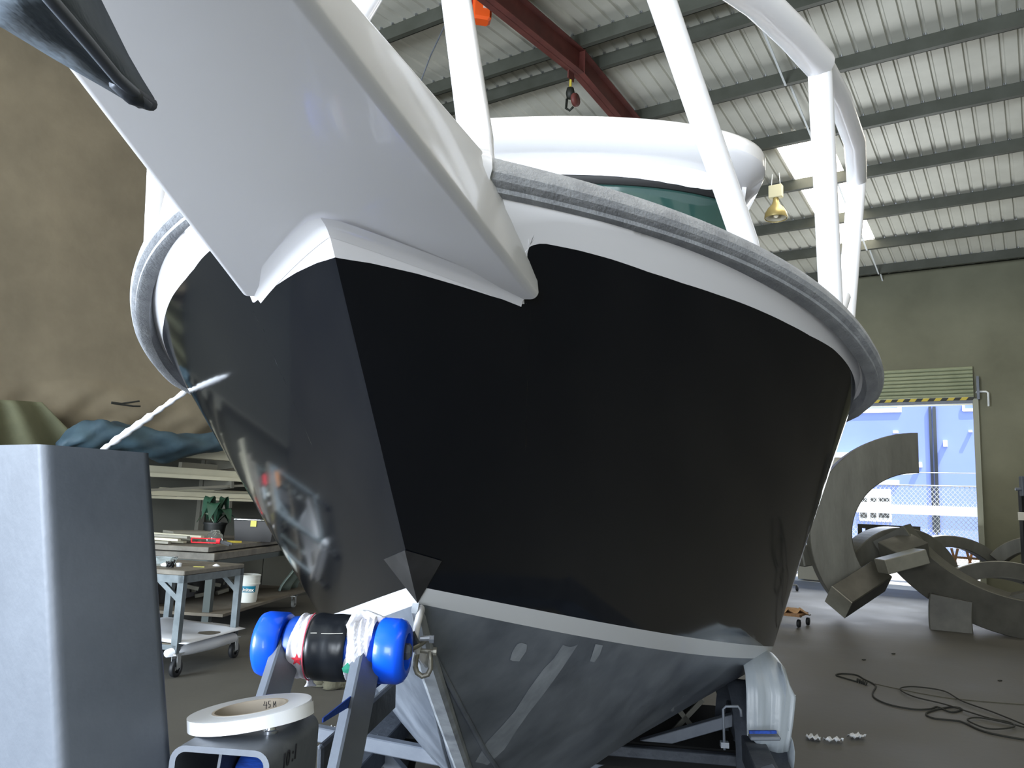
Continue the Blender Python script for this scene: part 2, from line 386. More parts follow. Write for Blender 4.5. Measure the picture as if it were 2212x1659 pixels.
# orange electric hoist and its cable
hc = at_y(1040, 22, 9.3)
ho = thing('electric_hoist', hc - Z * 0.12, 'orange electric chain hoist under the roof, beside the red rafter', 'hoist')
m = MB(); m.box(hc - Z * .03, 0.25, 0.2, 0.28, (1, 0.2, 0), ch=0.03); m.done('housing', 'orange', ho)
m = MB(); m.box(hc + Vector((0.06, -0.10, -0.0)), 0.06, 0.02, 0.06, (1, .2, 0)); m.done('data_plate', 'label_white', ho)
m = MB(); m.box(hc + Vector((-0.0, -0.09, 0.09)), 0.1, 0.03, 0.06, (1, .2, 0)); m.done('control_cover', 'black_stripe', ho)
m = MB(); m.lathe(hc + Vector((-0.19, 0, 0.04)), (1, .2, 0), [(0, -.1), (.1, -.1), (.12, 0), (.1, .08), (0, .09)], 18); m.done('motor_cap', 'red_plastic', ho, True)
m = MB(); m.bar(hc + Z * 0.1, hc + Z * 1.0, 0.04, 0.04, U); m.done('hanger', 'black_stripe', ho)
m = MB(); m.tube([at_y(968, 40, 9.3), at_y(930, 120, 9.2), at_y(900, 200, 9.1), at_y(860, 300, 9.0)], 0.009, 6)
m.done('pendant_cable', 'galv', None, label='thin grey cable hanging down from the orange hoist', cat='cable')
# high bay lamp
lc = at_y(1676, 445, 13.6)
lp = thing('high_bay_lamp', lc - Z * 0.25, 'yellowed metal high-bay lamp hanging under the roof skylight', 'lamp')
m = MB(); m.lathe(lc - Z * 0.24, Z, [(0.195, 0.0), (0.2, 0.01), (0.19, 0.1), (0.14, 0.19), (0.075, 0.26), (0.05, 0.33), (0.045, 0.40)], 24); m.done('lamp_shade', 'lamp_bell', lp, True, solid=0.006)
m = MB(); m.lathe(lc - Z * 0.23, Z, [(0.0, 0.14), (0.1, 0.14), (0.185, 0.004)], 24); m.done('reflector', 'lamp_inside', lp, True)
m = MB(); m.lathe(lc - Z * 0.2, Z, [(0, -.03), (.04, -.01), (.05, .05), (.03, .12), (0, .13)], 12); m.done('bulb', 'bulb', lp, True)
m = MB(); m.box(lc + Z * 0.27, 0.24, 0.12, 0.24, V, ch=0.01); m.done('ballast_box', 'lamp_box', lp)
m = MB(); m.tube([lc + Z * 0.39 - V * .08, lc + Z * 0.62 - V * .06], 0.008, 6).tube([lc + Z * 0.39 + V * .08, lc + Z * 0.62 + V * .06], 0.008, 6); m.done('hanger', 'galv_wire', lp)
# batten roll lying over the purlin left of the skylight and a tag
q = R(-0.6, 8.3, roofz(8.3) - 0.03)
# ------------------------------------------------------------------ roller door ahead
dr = thing('door_1', R(DV0, 0, 0), kind='structure', rz=-AZ)
m = MB()
for side in (DV0 - 0.05, DV1 + 0.05):
    mb = MB(); mb.box(R(side, 0.05, (DH + 0.1) / 2), 0.11, 0.12, DH + 0.1, V, U, Z); mb.done('door_guide', 'door_jamb', dr)
for k in range(8):
    z = DH + 0.14 + k * 0.085
    prof = [(0.07, 0), (0.10, 0.012), (0.115, 0.04), (0.10, 0.07), (0.07, 0.083)]
    mb = MB(); mb.grid([[R(v, s, z + h) for s, h in prof] for v in (DV0 - 0.02, DV1 + 0.02)]); mb.done('door_slat', 'door_green', dr, solid=0.004)
mb = MB(); mb.box(R((DV0 + DV1) / 2, 0.09, DH + 0.03), DV1 - DV0, 0.05, 0.07, V, U, Z); mb.done('bottom_rail', 'galv', dr)
mb = MB()
n = 36; w = (DV1 - DV0) / n
for k in range(n):
    mb.mi = k % 2
    v = DV0 + k * w
    mb.poly([R(v, 0.118, DH + 0.07), R(v + w, 0.118, DH + 0.07), R(v + w + 0.05, 0.118, DH + 0.135), R(v + 0.05, 0.118, DH + 0.135)], U * 0.01)
mb.done('hazard_strip', ['yellow', 'black_stripe'], dr)
mb = MB(); mb.box(R(DV1 + 0.11, 0.1, DH + 0.33), 0.05, 0.12, 0.5, V, U, Z); mb.done('end_bracket', 'galv', dr)
# pipe hook on the wall right of the door
c = on_pl(2112, 848, R(0, 0, 0), U)
m = MB(); m.tube([c - V * .02 - U * .02, c - U * .12, c - U * .12 + V * .16, c - U * .12 + V * .2 - Z * .03, c - U * .12 + V * .2 - Z * .32], 0.022, 8)
m.done('pipe_bracket', 'galv_wire', None, True, label='bent metal pipe bracket on the concrete wall right of the roller door', cat='bracket')

# ================================================================== OUTSIDE
fd = 24.0
def O(px, py, s): return on_pl(px, py, R(0, s, 0), U)
wh = thing('warehouse_building', R(0, -fd, 0), 'blue sheet-clad warehouse across the yard, seen through the doorway', 'building', rz=-AZ)
m = MB(); m.box(R(3, -fd - 2, 5.5), 60, 4, 11.0, V, U, Z); m.done('wall', 'facade_blue', wh)
def onf(name, x0, y0, x1, y1, mt, th=0.1):
    a = O(x0, y0, -fd + th); b = O(x1, y1, -fd + th)
    va, vb = (a - P0).dot(V), (b - P0).dot(V)
    mb = MB(); mb.box(R((va + vb) / 2, -fd + th / 2, (a.z + b.z) / 2), abs(vb - va), th, abs(a.z - b.z), V, U, Z); return mb.done(name, mt, wh)
onf('window_trim', 1838, 884, 1945, 890, 'facade_white'); onf('window_trim', 1938, 878, 1947, 890, 'facade_white')
onf('window_trim', 2078, 874, 2084, 887, 'facade_white'); onf('window_trim', 2080, 883, 2110, 888, 'facade_white')
onf('downpipe', 2011, 878, 2015, 1150, 'dark_window', 0.12); onf('downpipe', 2021, 878, 2024, 1150, 'dark_window', 0.12)
onf('wall_light', 1929, 930, 1939, 935, 'facade_white', 0.25); onf('wall_light', 2037, 951, 2046, 964, 'facade_white', 0.25)
onf('wall_light', 1982, 998, 1991, 1009, 'facade_white', 0.25); onf('wall_light', 2092, 929, 2100, 933, 'facade_white', 0.25)
onf('awning', 1790, 977, 1870, 985, 'facade_white', 1.2); onf('doorway', 1790, 987, 1832, 1030, 'ext_grey', 0.06)
onf('window_frame', 1868, 1036, 1942, 1046, 'facade_white', 0.14)
onf('window_frame', 1855, 1055, 1926, 1128, 'facade_white', 0.1)
for (x0, x1) in ((1858, 1873), (1880, 1893), (1898, 1921)):
    onf('window_pane', x0, 1075, x1, 1084, 'dark_window', 0.13); onf('window_pane', x0, 1102, x1, 1119, 'dark_window', 0.13)
# chain link fence
fs_ = 3.2
fe = thing('chain_link_fence', R(3, -fs_, 0), 'galvanised chain-link fence with a wide pale rail beyond the doorway', 'fence', rz=-AZ)
fz = 2.46
m = MB()
cell = 0.105; v = -3.0
import itertools
def wire(a, b, r=0.006):
    d = (b - a).normalized(); s1 = U * r; s2 = d.cross(U).normalized() * r
    q_ = [a - s1 - s2, a + s1 - s2, a + s1 + s2, a - s1 + s2]
    m.loft([q_, [p + (b - a) for p in q_]], True, False)
hv = fz - 0.05
k = 0
while v < 6.2:
    wire(R(v, -fs_, 0.05), R(v + hv * 0.85, -fs_, fz)); wire(R(v + hv * 0.85, -fs_ - 0.004, 0.05), R(v, -fs_ - 0.004, fz)); v += cell
m.done('fence_mesh', 'galv_wire', fe, kind='stuff')
for zz, rr in ((fz + 0.33, 0.012),):
    MB().tube([R(-3, -fs_, zz), R(8, -fs_, zz + 0.0)], rr, 6).done('top_wire', 'galv_wire', fe)
MB().tube([R(-3, -fs_, fz), R(8, -fs_, fz)], 0.018, 6).done('top_rail', 'galv_wire', fe)
MB().box(R(2.5, -fs_ + 0.06, 1.83), 11, 0.06, 0.24, V, U, Z).done('wide_rail', 'facade_white', fe)
for vv in (-2.4, 2.25, 6.9): MB().tube([R(vv, -fs_ - 0.03, 0), R(vv, -fs_ - 0.03, fz - 0.4 if vv == 2.25 else fz + .3)], 0.03, 8).done('fence_post', 'galv', fe)
# timber trestle outside
tr = thing('timber_trestle', R(2.6, -1.6, 0), 'stack of slanting pale timber trestles on the sunlit concrete outside', 'trestle')
for i in range(4):
    a = R(2.0 + i * 0.3, -1.6 - 0.05 * i, 0.0); MB().bar(a, a + V * 0.22 + Z * 0.95, 0.05, 0.09, U).done('leg', 'timber_orange' if i % 2 else 'wood', tr)
    a = R(2.3 + i * 0.3, -1.7 - 0.05 * i, 0.0); MB().bar(a, a - V * 0.22 + Z * 0.95, 0.05, 0.09, U).done('leg', 'wood', tr)
for zz in (0.35, 0.55, 0.75): MB().box(R(2.6, -1.65, zz), 1.5, 0.06, 0.05, V, U, Z).done('rail', 'wood', tr)

# ================================================================== LEFT WALL THINGS
def WL(px, py, off=0.0): return on_pl(px, py, R(VL + off, 0, 0), V)
def sv(p): return ((p - P0).dot(V), -(p - P0).dot(U), p.z)
# tan cover sheet hung over the upper wall, gathered in folds along its lower edge
rows = []
cols = []
for i in range(100):
    f = i / 99; px = -320 + f * 980
    bot = 970 - 12 * math.sin(f * 3.1) + 6 * math.sin(f * 21)
    v_, s_, zb_ = sv(WL(px, bot, .2)); cols.append((f, s_, zb_))
for j in range(34):
    row = []
    for f, s_, zb_ in cols:
        ztop = pz(max(s_, 0)) - .45; t = j / 33
        if j < 8: z_ = ztop + (zb_ + .75 - ztop) * j / 8; off = .06 + .01 * math.sin(f * 9 + j)
        else:
            q_ = (j - 8) / 25; z_ = zb_ + .75 * (1 - q_)
            off = .06 + .16 * math.sin(q_ * PI * .75) + (.035 * math.sin(f * 40 + q_ * 5) + .03 * math.sin(f * 17 - q_ * 11) + .02 * math.sin(f * 71 + q_ * 14)) * q_
        row.append(R(VL + off, s_, z_))
    rows.append(row)
m = MB(); m.grid(rows); m.done('cover_sheet', 'tarp_tan', None, True, solid=0.01, label='tan canvas cover sheet hung over the upper left wall, folded at its hem', cat='tarp')
rows = []
for j in range(12):
    t = j / 11; row = []
    for i in range(30):
        f = i / 29; px = -140 + f * (230 + 110 * t)
        off = 0.4 + 0.1 * math.sin(t * 2) + 0.05 * math.sin(f * 19 + t * 2)
        row.append(WL(px, 855 + 14 * f + (965 - 855) * t, off))
    rows.append(row)
m = MB(); m.grid(rows); m.done('green_canvas', 'tarp_green', None, True, solid=0.01, label='olive green canvas hanging over the tan sheet at the far left', cat='tarp')
# blue tarp bundle
rows = []
ctr = [(128, 962), (160, 945), (200, 940), (250, 945), (300, 955), (360, 965), (420, 962), (480, 952), (540, 945)]
rad = [10, 22, 30, 30, 28, 30, 22, 20, 18]
rings = []
for i in range(41):
    f = i / 40 * 8; k = min(int(f), 7); t = f - k
    cx = ctr[k][0] * (1 - t) + ctr[k + 1][0] * t; cy = ctr[k][1] * (1 - t) + ctr[k + 1][1] * t; r = (rad[k] * (1 - t) + rad[k + 1] * t) / 1700 * 10
    c = WL(cx, cy, 0.75); ring = []
    for a in range(20):
        an = 2 * PI * a / 20; rr = r * (1 + 0.14 * math.sin(3 * an + i * 0.5) + 0.08 * math.sin(5 * an - i * 0.9))
        ring.append(c + V * (rr * math.cos(an) * 1.3) + Z * (rr * math.sin(an)))
    rings.append(ring)
m = MB(); m.loft(rings, True, True); m.done('blue_tarp', 'tarp_blue', None, True, label='folded blue tarpaulin lying along the top of the wall rack', cat='tarp')
# cantilever rack on the wall with aluminium lengths
s_r = sv(WL(430, 1030))[1]
rack = thing('cantilever_rack', R(VL, s_r, 0), 'dark grey cantilever wall rack holding long pale lengths', 'rack', rz=-AZ)
lev = []
for (px, py) in ((470, 1000), (465, 1043), (452, 1085)):
    lev.append(sv(WL(px, py, 0.35))[2])
arms_s = [s_r - 0.05, s_r + 2.0, s_r - 2.1]
for s in arms_s:
    MB().box(R(VL + 0.04, s, 1.2), 0.08, 0.08, 2.35, V, U, Z).done('upright', 'bracket', rack)
    for k, z in enumerate(lev):
        MB().poly([R(VL + 0.06, s - 0.02, z + 0.03), R(VL + 0.66, s - 0.02, z + 0.03), R(VL + 0.67, s - 0.02, z - 0.06), R(VL + 0.06, s - 0.02, z - 0.13)], -U * 0.04).done('arm', 'bracket', rack)
BARS = [(0, 0.55, 0.10, 0.0, 'ext_white'), (0, 0.35, 0.10, 0.10, 'ext_white'), (0, 0.40, 0.06, 0.20, 'ext_white'), (0, 0.2, 0.08, 0.0, 'ext_grey'),
        (1, 0.58, 0.045, 0.0, 'ext_white'), (1, 0.48, 0.09, 0.045, 'ext_white'), (1, 0.3, 0.09, 0.12, 'ext_grey'), (1, 0.2, 0.05, 0.0, 'ext_grey'),
        (2, 0.58, 0.03, 0.0, 'ext_white'), (2, 0.52, 0.06, 0.035, 'ext_white'), (2, 0.34, 0.05, 0.0, 'ext_grey'), (2, 0.3, 0.045, 0.09, 'ext_white')]
LAB = ['wide cream box length on the top rack level, nearest its edge', 'cream box length behind, on the top rack level', 'cream length lying uppermost on the top rack level', 'grey length at the wall on the top rack level',
       'thin bright length at the edge of the middle rack level', 'broad cream length on the middle rack level', 'grey length behind, on the middle rack level', 'slim grey length at the wall on the middle rack level',
       'slim bright strip at the edge of the lowest rack level', 'cream box length on the lowest rack level', 'grey tube behind, on the lowest rack level', 'pale pipe with an open end on the lowest rack level']
for i, (k, off, h, dz, mt) in enumerate(BARS):
    z = lev[k] + 0.03 + dz + h / 2; ds = (-0.3, -0.6, -1.2, -.9)[i % 4]
    m = MB(); w = 0.07
    L0, L1 = s_r - 3.6 + ds, s_r + 1.7 + ds
    if k == 2 and off == 0.3: L1 = s_r + 0.75; m.tube([R(VL + off, L0, z), R(VL + off, L1, z)], 0.024, 10, False)
    else: m.box(R(VL + off, (L0 + L1) / 2, z), w, L1 - L0, h, V, U, Z)
    m.done('metal_length', mt, None, label=LAB[i], cat='metal length', group='metal lengths on the wall rack')
m = MB(); m.bar(R(VL + .6, s_r - .6, lev[1] + 0.01), R(VL + .75, s_r + 2.2, lev[1] - 0.22), 0.03, 0.03)
m.done('angle_length', 'ext_grey', None, label='thin grey angle sloping down under the middle rack level', cat='metal length')
# wire tie on the wall
c = WL(262, 872, 0.4)
m = MB(); m.tube([c - U * .12, c, c + U * .22 + Z * .06], 0.012, 6).tube([c - U * .12 - Z * 0.01, c + U * .15 - Z * .01, c + U * .24 - Z * .0], 0.012, 6)
m.done('wire_tie', 'rope_dark', None, label='short twisted dark wire tie on the tan canvas', cat='wire')
# wrapped pole between post and hull
m = MB()
a = at_y(215, 976, 3.0); b = at_y(402, 845, 2.9)
pts = [a + (b - a) * (i / 24) for i in range(25)]
m.tube(pts, [0.0105 + 0.0022 * ((i * 7) % 3 - 1) + (0.003 if 3 < i < 15 else -0.001) for i in range(25)], 10)
m.done('wrapped_pole', 'white_paper', None, True, label='thin pole wrapped in pale tape slanting between post and hull', cat='pole')

# ================================================================== WORK BENCH + CART
def table(name, label, corner, dl, L, Wd, H, top_t, mt_top, mt_leg, leg, castor_r, shelf=None, group=None):
    dl = Vector(dl).normalized(); dw = Vector((-dl.y, dl.x, 0))
    corner = Vector(corner); corner.z = 0
    root = thing(name, corner + dl * L / 2 + dw * Wd / 2, label, 'table', group)
    P = lambda a, b, z: corner + dl * a + dw * b + Z * z
    m = MB(); m.box(P(L / 2, Wd / 2, H - top_t / 2), L, Wd, top_t, dl, ch=0.006); m.done('tabletop', mt_top, root)
    zc = castor_r * 2 + 0.05; i = leg / 2
    for (a, b) in ((i, i), (L - i, i), (i, Wd - i), (L - i, Wd - i)):
        MB().box(P(a, b, (H - top_t + zc) / 2), leg, leg, H - top_t - zc, dl).done('leg', mt_leg, root)
        cs = MB(); cs.box(P(a, b, zc - 0.005), 0.11, 0.09, 0.008, dl); cs.bar(P(a + .02, b + .025, zc), P(a + .03, b + .025, castor_r), 0.004, 0.05); cs.bar(P(a + .02, b - .025, zc), P(a + .03, b - .025, castor_r), 0.004, 0.05)
        co = cs.done('castor', 'castor', root)
        wm = MB(); wm.lathe(P(a + .03, b, castor_r), dw, [(castor_r * .55, -.02), (castor_r * .95, -.018), (castor_r, -.008), (castor_r, .008), (castor_r * .95, .018), (castor_r * .55, .02)], 22)
        wm.done('tyre', 'cast_wheel' if castor_r > 0.06 else 'grey_wheel', co, True)
        wm = MB(); wm.lathe(P(a + .03, b, castor_r), dw, [(0, -.024), (.012, -.024), (.014, -.012), (castor_r * .56, -.012), (castor_r * .56, .012), (.014, .012), (.012, .024), (0, .024)], 22)
        wm.done('hub', 'steel_bolt', co, True)
    m = MB()
    for (a0, b0, a1, b1) in ((0, i, L, i), (0, Wd - i, L, Wd - i), (i, 0, i, Wd), (L - i, 0, L - i, Wd)):
        m.bar(P(a0, b0, H - top_t - 0.03), P(a1, b1, H - top_t - 0.03), leg * 0.95, 0.06)
    m.done('apron_frame', mt_leg, root)
    return root, P
cart, CP = table('steel_trolley', 'small grey steel trolley table on castors in front of the big bench', (-2.60, 6.60, 0), (0.21, 0.978, 0), 0.92, 0.75, 0.845, 0.04, 'bench_top', 'bench_leg', 0.055, 0.072)
MB().bar(CP(0.03, 0.03, 0.6), CP(0.03, 0.28, 0.79), 0.03, 0.04).done('brace', 'bench_leg', cart)
MB().bar(CP(0.89, 0.03, 0.6), CP(0.89, 0.25, 0.79), 0.03, 0.04).done('brace', 'bench_leg', cart)
for (a0, b0, a1, b1) in ((0.03, 0, .03, .75), (0.89, 0, .89, .75), (0, .03, .92, .03), (0, .72, .92, .72)):
    MB().bar(CP(a0, b0, 0.235), CP(a1, b1, 0.235), 0.04, 0.04).done('lower_rail', 'bench_leg', cart)
MB().box(CP(.46, .375, 0.26), 0.9, 0.72, 0.006, (0.21, 0.978, 0)).done('lower_shelf', 'ply', cart)
# paper and bag on the trolley's lower shelf
rows = [[CP(0.02 + 0.9 * i / 12, -0.07 + 0.7 * j / 10, 0.27 + 0.02 * math.sin(i * .6) * math.sin(j * 0.5) + 0.06 * (j / 10) ** 2) for i in range(13)] for j in range(11)]
MB().grid(rows).done('paper_sheet', 'white_paper', None, True, solid=0.004, label='crumpled white paper sheet on the trolley lower shelf', cat='paper')
m = MB(); m.tube([CP(-0.05, 0.05, 0.20), CP(0.2, 0.02, 0.205), CP(0.5, 0.0, 0.2), CP(0.82, -0.02, 0.2)], [0.03, 0.055, 0.055, 0.04], 12, True)
m.done('paper_roll', 'white_paper', None, True, label='rolled white plastic film slung below the trolley shelf edge', cat='roll')
bench, BP = table('work_bench', 'long grey steel work bench with thick top behind the trolley', (-3.0, 8.36, 0), (0.09, 0.996, 0), 2.6, 1.1, 0.86, 0.075, 'bench_top', 'bench_leg_dark', 0.075, 0.055)
MB().box(BP(1.15, 0.6, 0.925 - .0275), 2.4, 1.1, 0.05, (0.09, 0.996, 0), ch=.004).done('top_slab', 'bench_top', bench)
MB().box(BP(1.3, 0.48, 0.25), 2.7, 1.3, 0.03, (0.09, 0.996, 0)).done('lower_shelf', 'ply', bench)
BT = 0.923
def onbench(a, b, z=0): return BP(a, b, BT + z)
# bucket on bench shelf
bc = BP(0.95, 0.01, 0.266)
bk = thing('plastic_bucket', bc, 'white plastic bucket with blue label under the work bench', 'bucket')
MB().lathe(bc, Z, [(0.0, 0.0), (0.105, 0.0), (0.125, 0.20), (0.133, 0.20), (0.133, 0.215), (0.128, 0.215), (0.13, 0.29), (0.136, 0.292), (0.136, 0.305), (0.122, 0.305), (0.11, 0.02)], 30).done('bucket_body', 'bucket', bk, True, autos=35)
dv = (C0 - bc); dv.z = 0; dv.normalize(); sd = Z.cross(dv).normalized()
pts = lambda z, r: [bc + dv * (r * math.cos(a)) + sd * (r * math.sin(a)) + Z * z for a in [(-0.75 + 1.5 * i / 12) for i in range(13)]]
MB().grid([pts(0.115, .1195), pts(0.185, .1265)]).done('bucket_label', 'bucket_blue', bk)
text('Unitex', 'label_text', 'label_white', bk, bc + dv * 0.124 - sd * 0.078 + Z * 0.128, sd, Z, 0.052, thick=0.001)
# things on the bench
crc = onbench(1.45, 0.16)
cr = thing('plastic_crate', crc, 'black plastic crate with pale lid and yellow note on the bench', 'crate')
m = MB(); m.loft([[crc + Vector((x * k, y * k, z)) for x, y in ((-.24, -.18), (.24, -.18), (.24, .18), (-.24, .18))] for k, z in ((.9, 0), (1, .24))], True, True); m.done('crate_body', 'crate_black', cr)
MB().box(crc + Z * 0.255, 0.5, 0.38, 0.03, ch=.01).done('lid', 'clear', cr)
MB().box(crc + Vector((-.0, -.19, 0.21)), 0.07, 0.004, 0.07).done('sticky_note', 'sticky', cr)
pc = onbench(1.35, 0.66, -.02)
pl = thing('potted_plant', pc, 'green leafy plant in a black pot behind the bench', 'plant')
MB().lathe(pc, Z, [(0, 0), (.1, 0), (.13, .2), (.14, .2), (.14, .22), (.12, .22), (.11, .16), (0, .16)], 20).done('pot', 'pot_black', pl, True, autos=40)
for i in range(9):
    an = i * 2.4; ln = 0.2 + 0.07 * (i % 3); up = 0.14 + 0.07 * (i % 4)
    d = Vector((math.cos(an), math.sin(an), 0)); sd2 = Z.cross(d)
    rows = []
    for k in range(8):
        t = k / 7; c = pc + Z * (0.18 + up * math.sin(t * 2.9)) + d * (ln * t * .8)
        w = 0.075 * math.sin(PI * min(1, max(0.03, (t - .15) / .85))) + 0.004
        rows.append([c - sd2 * w + Z * 0.01, c - Z * 0.008, c + sd2 * w + Z * 0.01])
    MB().grid(rows).done('leaf', 'leaf_pale' if i == 4 else 'leaf', pl, True)
c = onbench(0.14, 0.2, 0.03)
tl = thing('caulking_gun', c, 'red frame caulking gun with black handle on the bench', 'tool')
MB().tube([c + Vector((-.13, 0, .0)), c + Vector((.12, .03, 0))], 0.006, 6).tube([c + Vector((-.13, 0, .045)), c + Vector((.12, .03, .045))], 0.006, 6).tube([c + Vector((-.13, 0, 0)), c + Vector((-.13, 0, .045))], 0.007, 6).tube([c + Vector((-.13, .05, 0)), c + Vector((.12, .08, 0))], 0.006, 6).done('frame', 'red_plastic', tl)
MB().lathe(c + Vector((.12, .04, .022)), (1, .1, 0), [(0, 0), (.03, 0), (.03, .04), (0, .04)], 14).done('collar', 'red_plastic', tl)
MB().bar(c + Vector((.16, .04, .02)), c + Vector((.26, .05, -.012)), .03, .03).bar(c + Vector((.2, .04, .02)), c + Vector((.3, .02, .0)), .015, .02).done('handle', 'rubber_black', tl)
c = onbench(0.5, 0.25); m = MB(); m.lathe(c, Z, [(0, 0), (.07, 0), (.085, .03), (.08, .1), (.05, .13), (.045, .15), (0, .15)], 16); m.done('clear_jar', 'clear', None, True, label='clear plastic jar standing behind the red caulking gun', cat='jar')
c = onbench(1.05, 0.8, 0.05); MB().box(c, 0.55, 0.3, 0.1, (0.7, .7, 0)).done('flat_panel', 'ext_grey', None, label='pale flat panel lying at the back of the bench', cat='panel')
c = onbench(0.9, 0.2, 0.01); MB().box(c, 0.16, 0.1, 0.02, (0.9, .3, 0)).done('brass_scrap', 'yellow', None, label='small yellowish offcut on the bench right of the gun', cat='offcut')
for i in range(7):
    c = onbench(0.1 + 0.09 * i, 1.02 - 0.02 * i, 0.02 + 0.028 * (i % 3))
    MB().box(c, 1.0 + 0.1 * (i % 3), 0.05, 0.024, (-0.95, 0.2 + .03 * i, 0)).done('aluminium_strip', 'ext_white' if i % 2 else 'ext_grey', None, label='flat aluminium strip in the heap at the bench left end', cat='strip', group='strips on the bench left end')
# items on the trolley
TT = 0.845
c = CP(0.30, 0.42, TT)
MB().loft([[c + Vector((x * k, y * k, z)) for x, y in ((-.1, -.07), (.1, -.07), (.1, .07), (-.1, .07))] for k, z in ((.8, 0), (1, .075), (.95, .07), (.75, .006))], True, True).done('plastic_tub', 'clear', None, label='rectangular translucent plastic tub on the trolley top', cat='tub')
c = CP(0.3, 0.62, TT + .02); m = MB(); m.box(c, .14, .1, .04, (1, .1, 0)); m.done('tape_box', 'red_print', None, label='small red and white box beside the plastic tub', cat='box')
c = CP(0.12, 0.22, TT + .01); m = MB()
for i in range(7): a = i * 0.9; m.tube([c + Vector((.025 * math.cos(a), .025 * math.sin(a), 0)), c + Vector((.03 * math.cos(a + 1), .03 * math.sin(a + 1), .03 + .004 * i)), c + Vector((.028 * math.cos(a + 2.2), .025 * math.sin(a + 2), .01))], 0.008, 6)
m.done('black_strap_ball', 'rubber_black', None, True, label='crumpled black strap on the trolley near corner', cat='strap')
c = CP(0.30, 0.26, TT); MB().lathe(c, Z, [(0, 0), (.022, 0), (.024, .03), (0, .034)], 12).done('bottle_cap', 'white_paper', None, label='white round cap in front of the plastic tub', cat='cap')
c = CP(0.22, 0.33, TT); MB().lathe(c, Z, [(0, 0), (.04, .004), (.045, .02), (.02, .035), (0, .03)], 10).done('cloth_wad', 'bucket', None, True, label='small wad of pale cloth by the plastic tub', cat='rag')
c = CP(0.35, 0.1, TT + .004); MB().box(c, .09, .02, .005, (1, .2, 0)).done('yellow_pencil', 'sticky', None, label='short yellow strip on the trolley top', cat='pencil')
c = CP(0.55, 0.06, TT); MB().lathe(c, Z, [(0, .02), (.02, .012), (.035, 0), (0, 0)], 9).done('paper_scrap', 'white_paper', None, label='small white scrap near the trolley right corner', cat='scrap')
c = CP(0.1, 0.62, 0.74); MB().box(c, .2, .12, .09, (1, .1, 0)).done('orange_carton', 'timber_orange', None, label='orange and white carton hanging under the trolley top', cat='carton')
# drape at bench end + jumble under bench
rows = [[BP(1.95 + 0.55 * i / 10, -0.1 + 0.05 * math.sin(i * 1.3) - 0.1 * math.sin(j * .5) , 0.86 - 0.58 * j / 9) for i in range(11)] for j in range(10)]
MB().grid(rows).done('plastic_drape', 'drape_green', None, True, solid=0.006, label='greenish plastic sheet hanging over the bench far end', cat='sheet')
m = MB()
for i in range(14):
    c = BP(0.6 + 0.1 * i, 0.65 + 0.15 * math.sin(i * 3), 0.31 + 0.05 * (i % 4)); m.box(c, .16, .05, .04, (math.cos(i * 1.7), math.sin(i * 1.7), 0.2))
m.done('offcut_heap', 'ext_grey', None, kind='stuff', label='jumbled heap of offcuts under the work bench', cat='offcuts')
MB().box(BP(1.0, 0.85, 0.46), 2.0, 0.25, 0.38, (0.09, .996, 0)).done('storage_chest', 'crate_black', None, label='long dark storage chest standing under the bench top', cat='chest')

# ================================================================== BOAT
Q = {'x0': -0.22791, 'y0': 0.93068, 'psi': 7.42675, 'z0': 1.80284, 'rake': 0.53041, 'zb': 1.34779, 'B': 1.0604, 'La': 1.57806, 'p': 1.52383,
     'zs1': 0.26506, 'zs2': -0.15142, 'Bc': 1.16277, 'Lc': 2.74393, 'pc': 1.09379, 'zc1': -0.20588, 'zc2': 0.01103, 'ro': 0.04844, 'rdz': 0.10554, 'k3': -0.07288, 'bb': 0.19342, 'bc': 0.07831}
psi = math.radians(Q['psi'])
BA = Vector((math.sin(psi), math.cos(psi), 0)); BL = Vector((math.cos(psi), -math.sin(psi), 0)); BO = Vector((Q['x0'], Q['y0'], 0))
def B(a, l, z): return BO + BA * a + BL * l + Z * z
def _z(a, z0, s1, s2, La, tau):
    if a <= La: return z0 + s1 * a + s2 * a * a
    e = z0 + s1 * La + s2 * La * La; sl = s1 + 2 * s2 * La
    return e + sl * tau * (1 - math.exp(-(a - La) / tau))
NS = 108.0; AEND = 6.3
def paintc(i):
    q = Q
    if i <= 89:
        t = (i / 89) ** 1.3; a = t * q['La']; l = q['B'] * (1 - (1 - t) ** q['p']) + q['bb'] * t ** .8 * (1 - t) ** 3
    else: a = q['La'] + (AEND - q['La']) * (i - 89) / 19; l = q['B']
    return a, l, _z(a, q['z0'], q['zs1'], q['zs2'], q['La'], .12)
def chinec(i):
    q = Q
    if i <= 89:
        t = (i / 89) ** 1.3; d = t * q['Lc']; l = q['Bc'] * (1 - (1 - t) ** q['pc']) + q['bc'] * t ** .8 * (1 - t) ** 3
    else: d = q['Lc'] + (AEND - q['Lc'] - q['rake']) * (i - 89) / 19; l = q['Bc']
    return d + q['rake'], l, _z(d, q['zb'], q['zc1'], q['zc2'], q['Lc'], .6)
def S(i, u, side=1):
    A = paintc(i); K = chinec(i)
    a, l, z = [A[k] * (1 - u) + K[k] * u for k in range(3)]
    return B(a, l * side, z)
def railc(i):
    d = 0.5; i0, i1 = max(i - d, 0), min(i + d, NS)
    p, q_ = paintc(i0), paintc(i1); ta, tl = q_[0] - p[0], q_[1] - p[1]; n = math.hypot(ta, tl)
    a, l, z = paintc(i)
    return a - tl / n * Q['ro'], l + ta / n * Q['ro'], z + Q['rdz'] + Q['k3'] * min(a, 1.15)
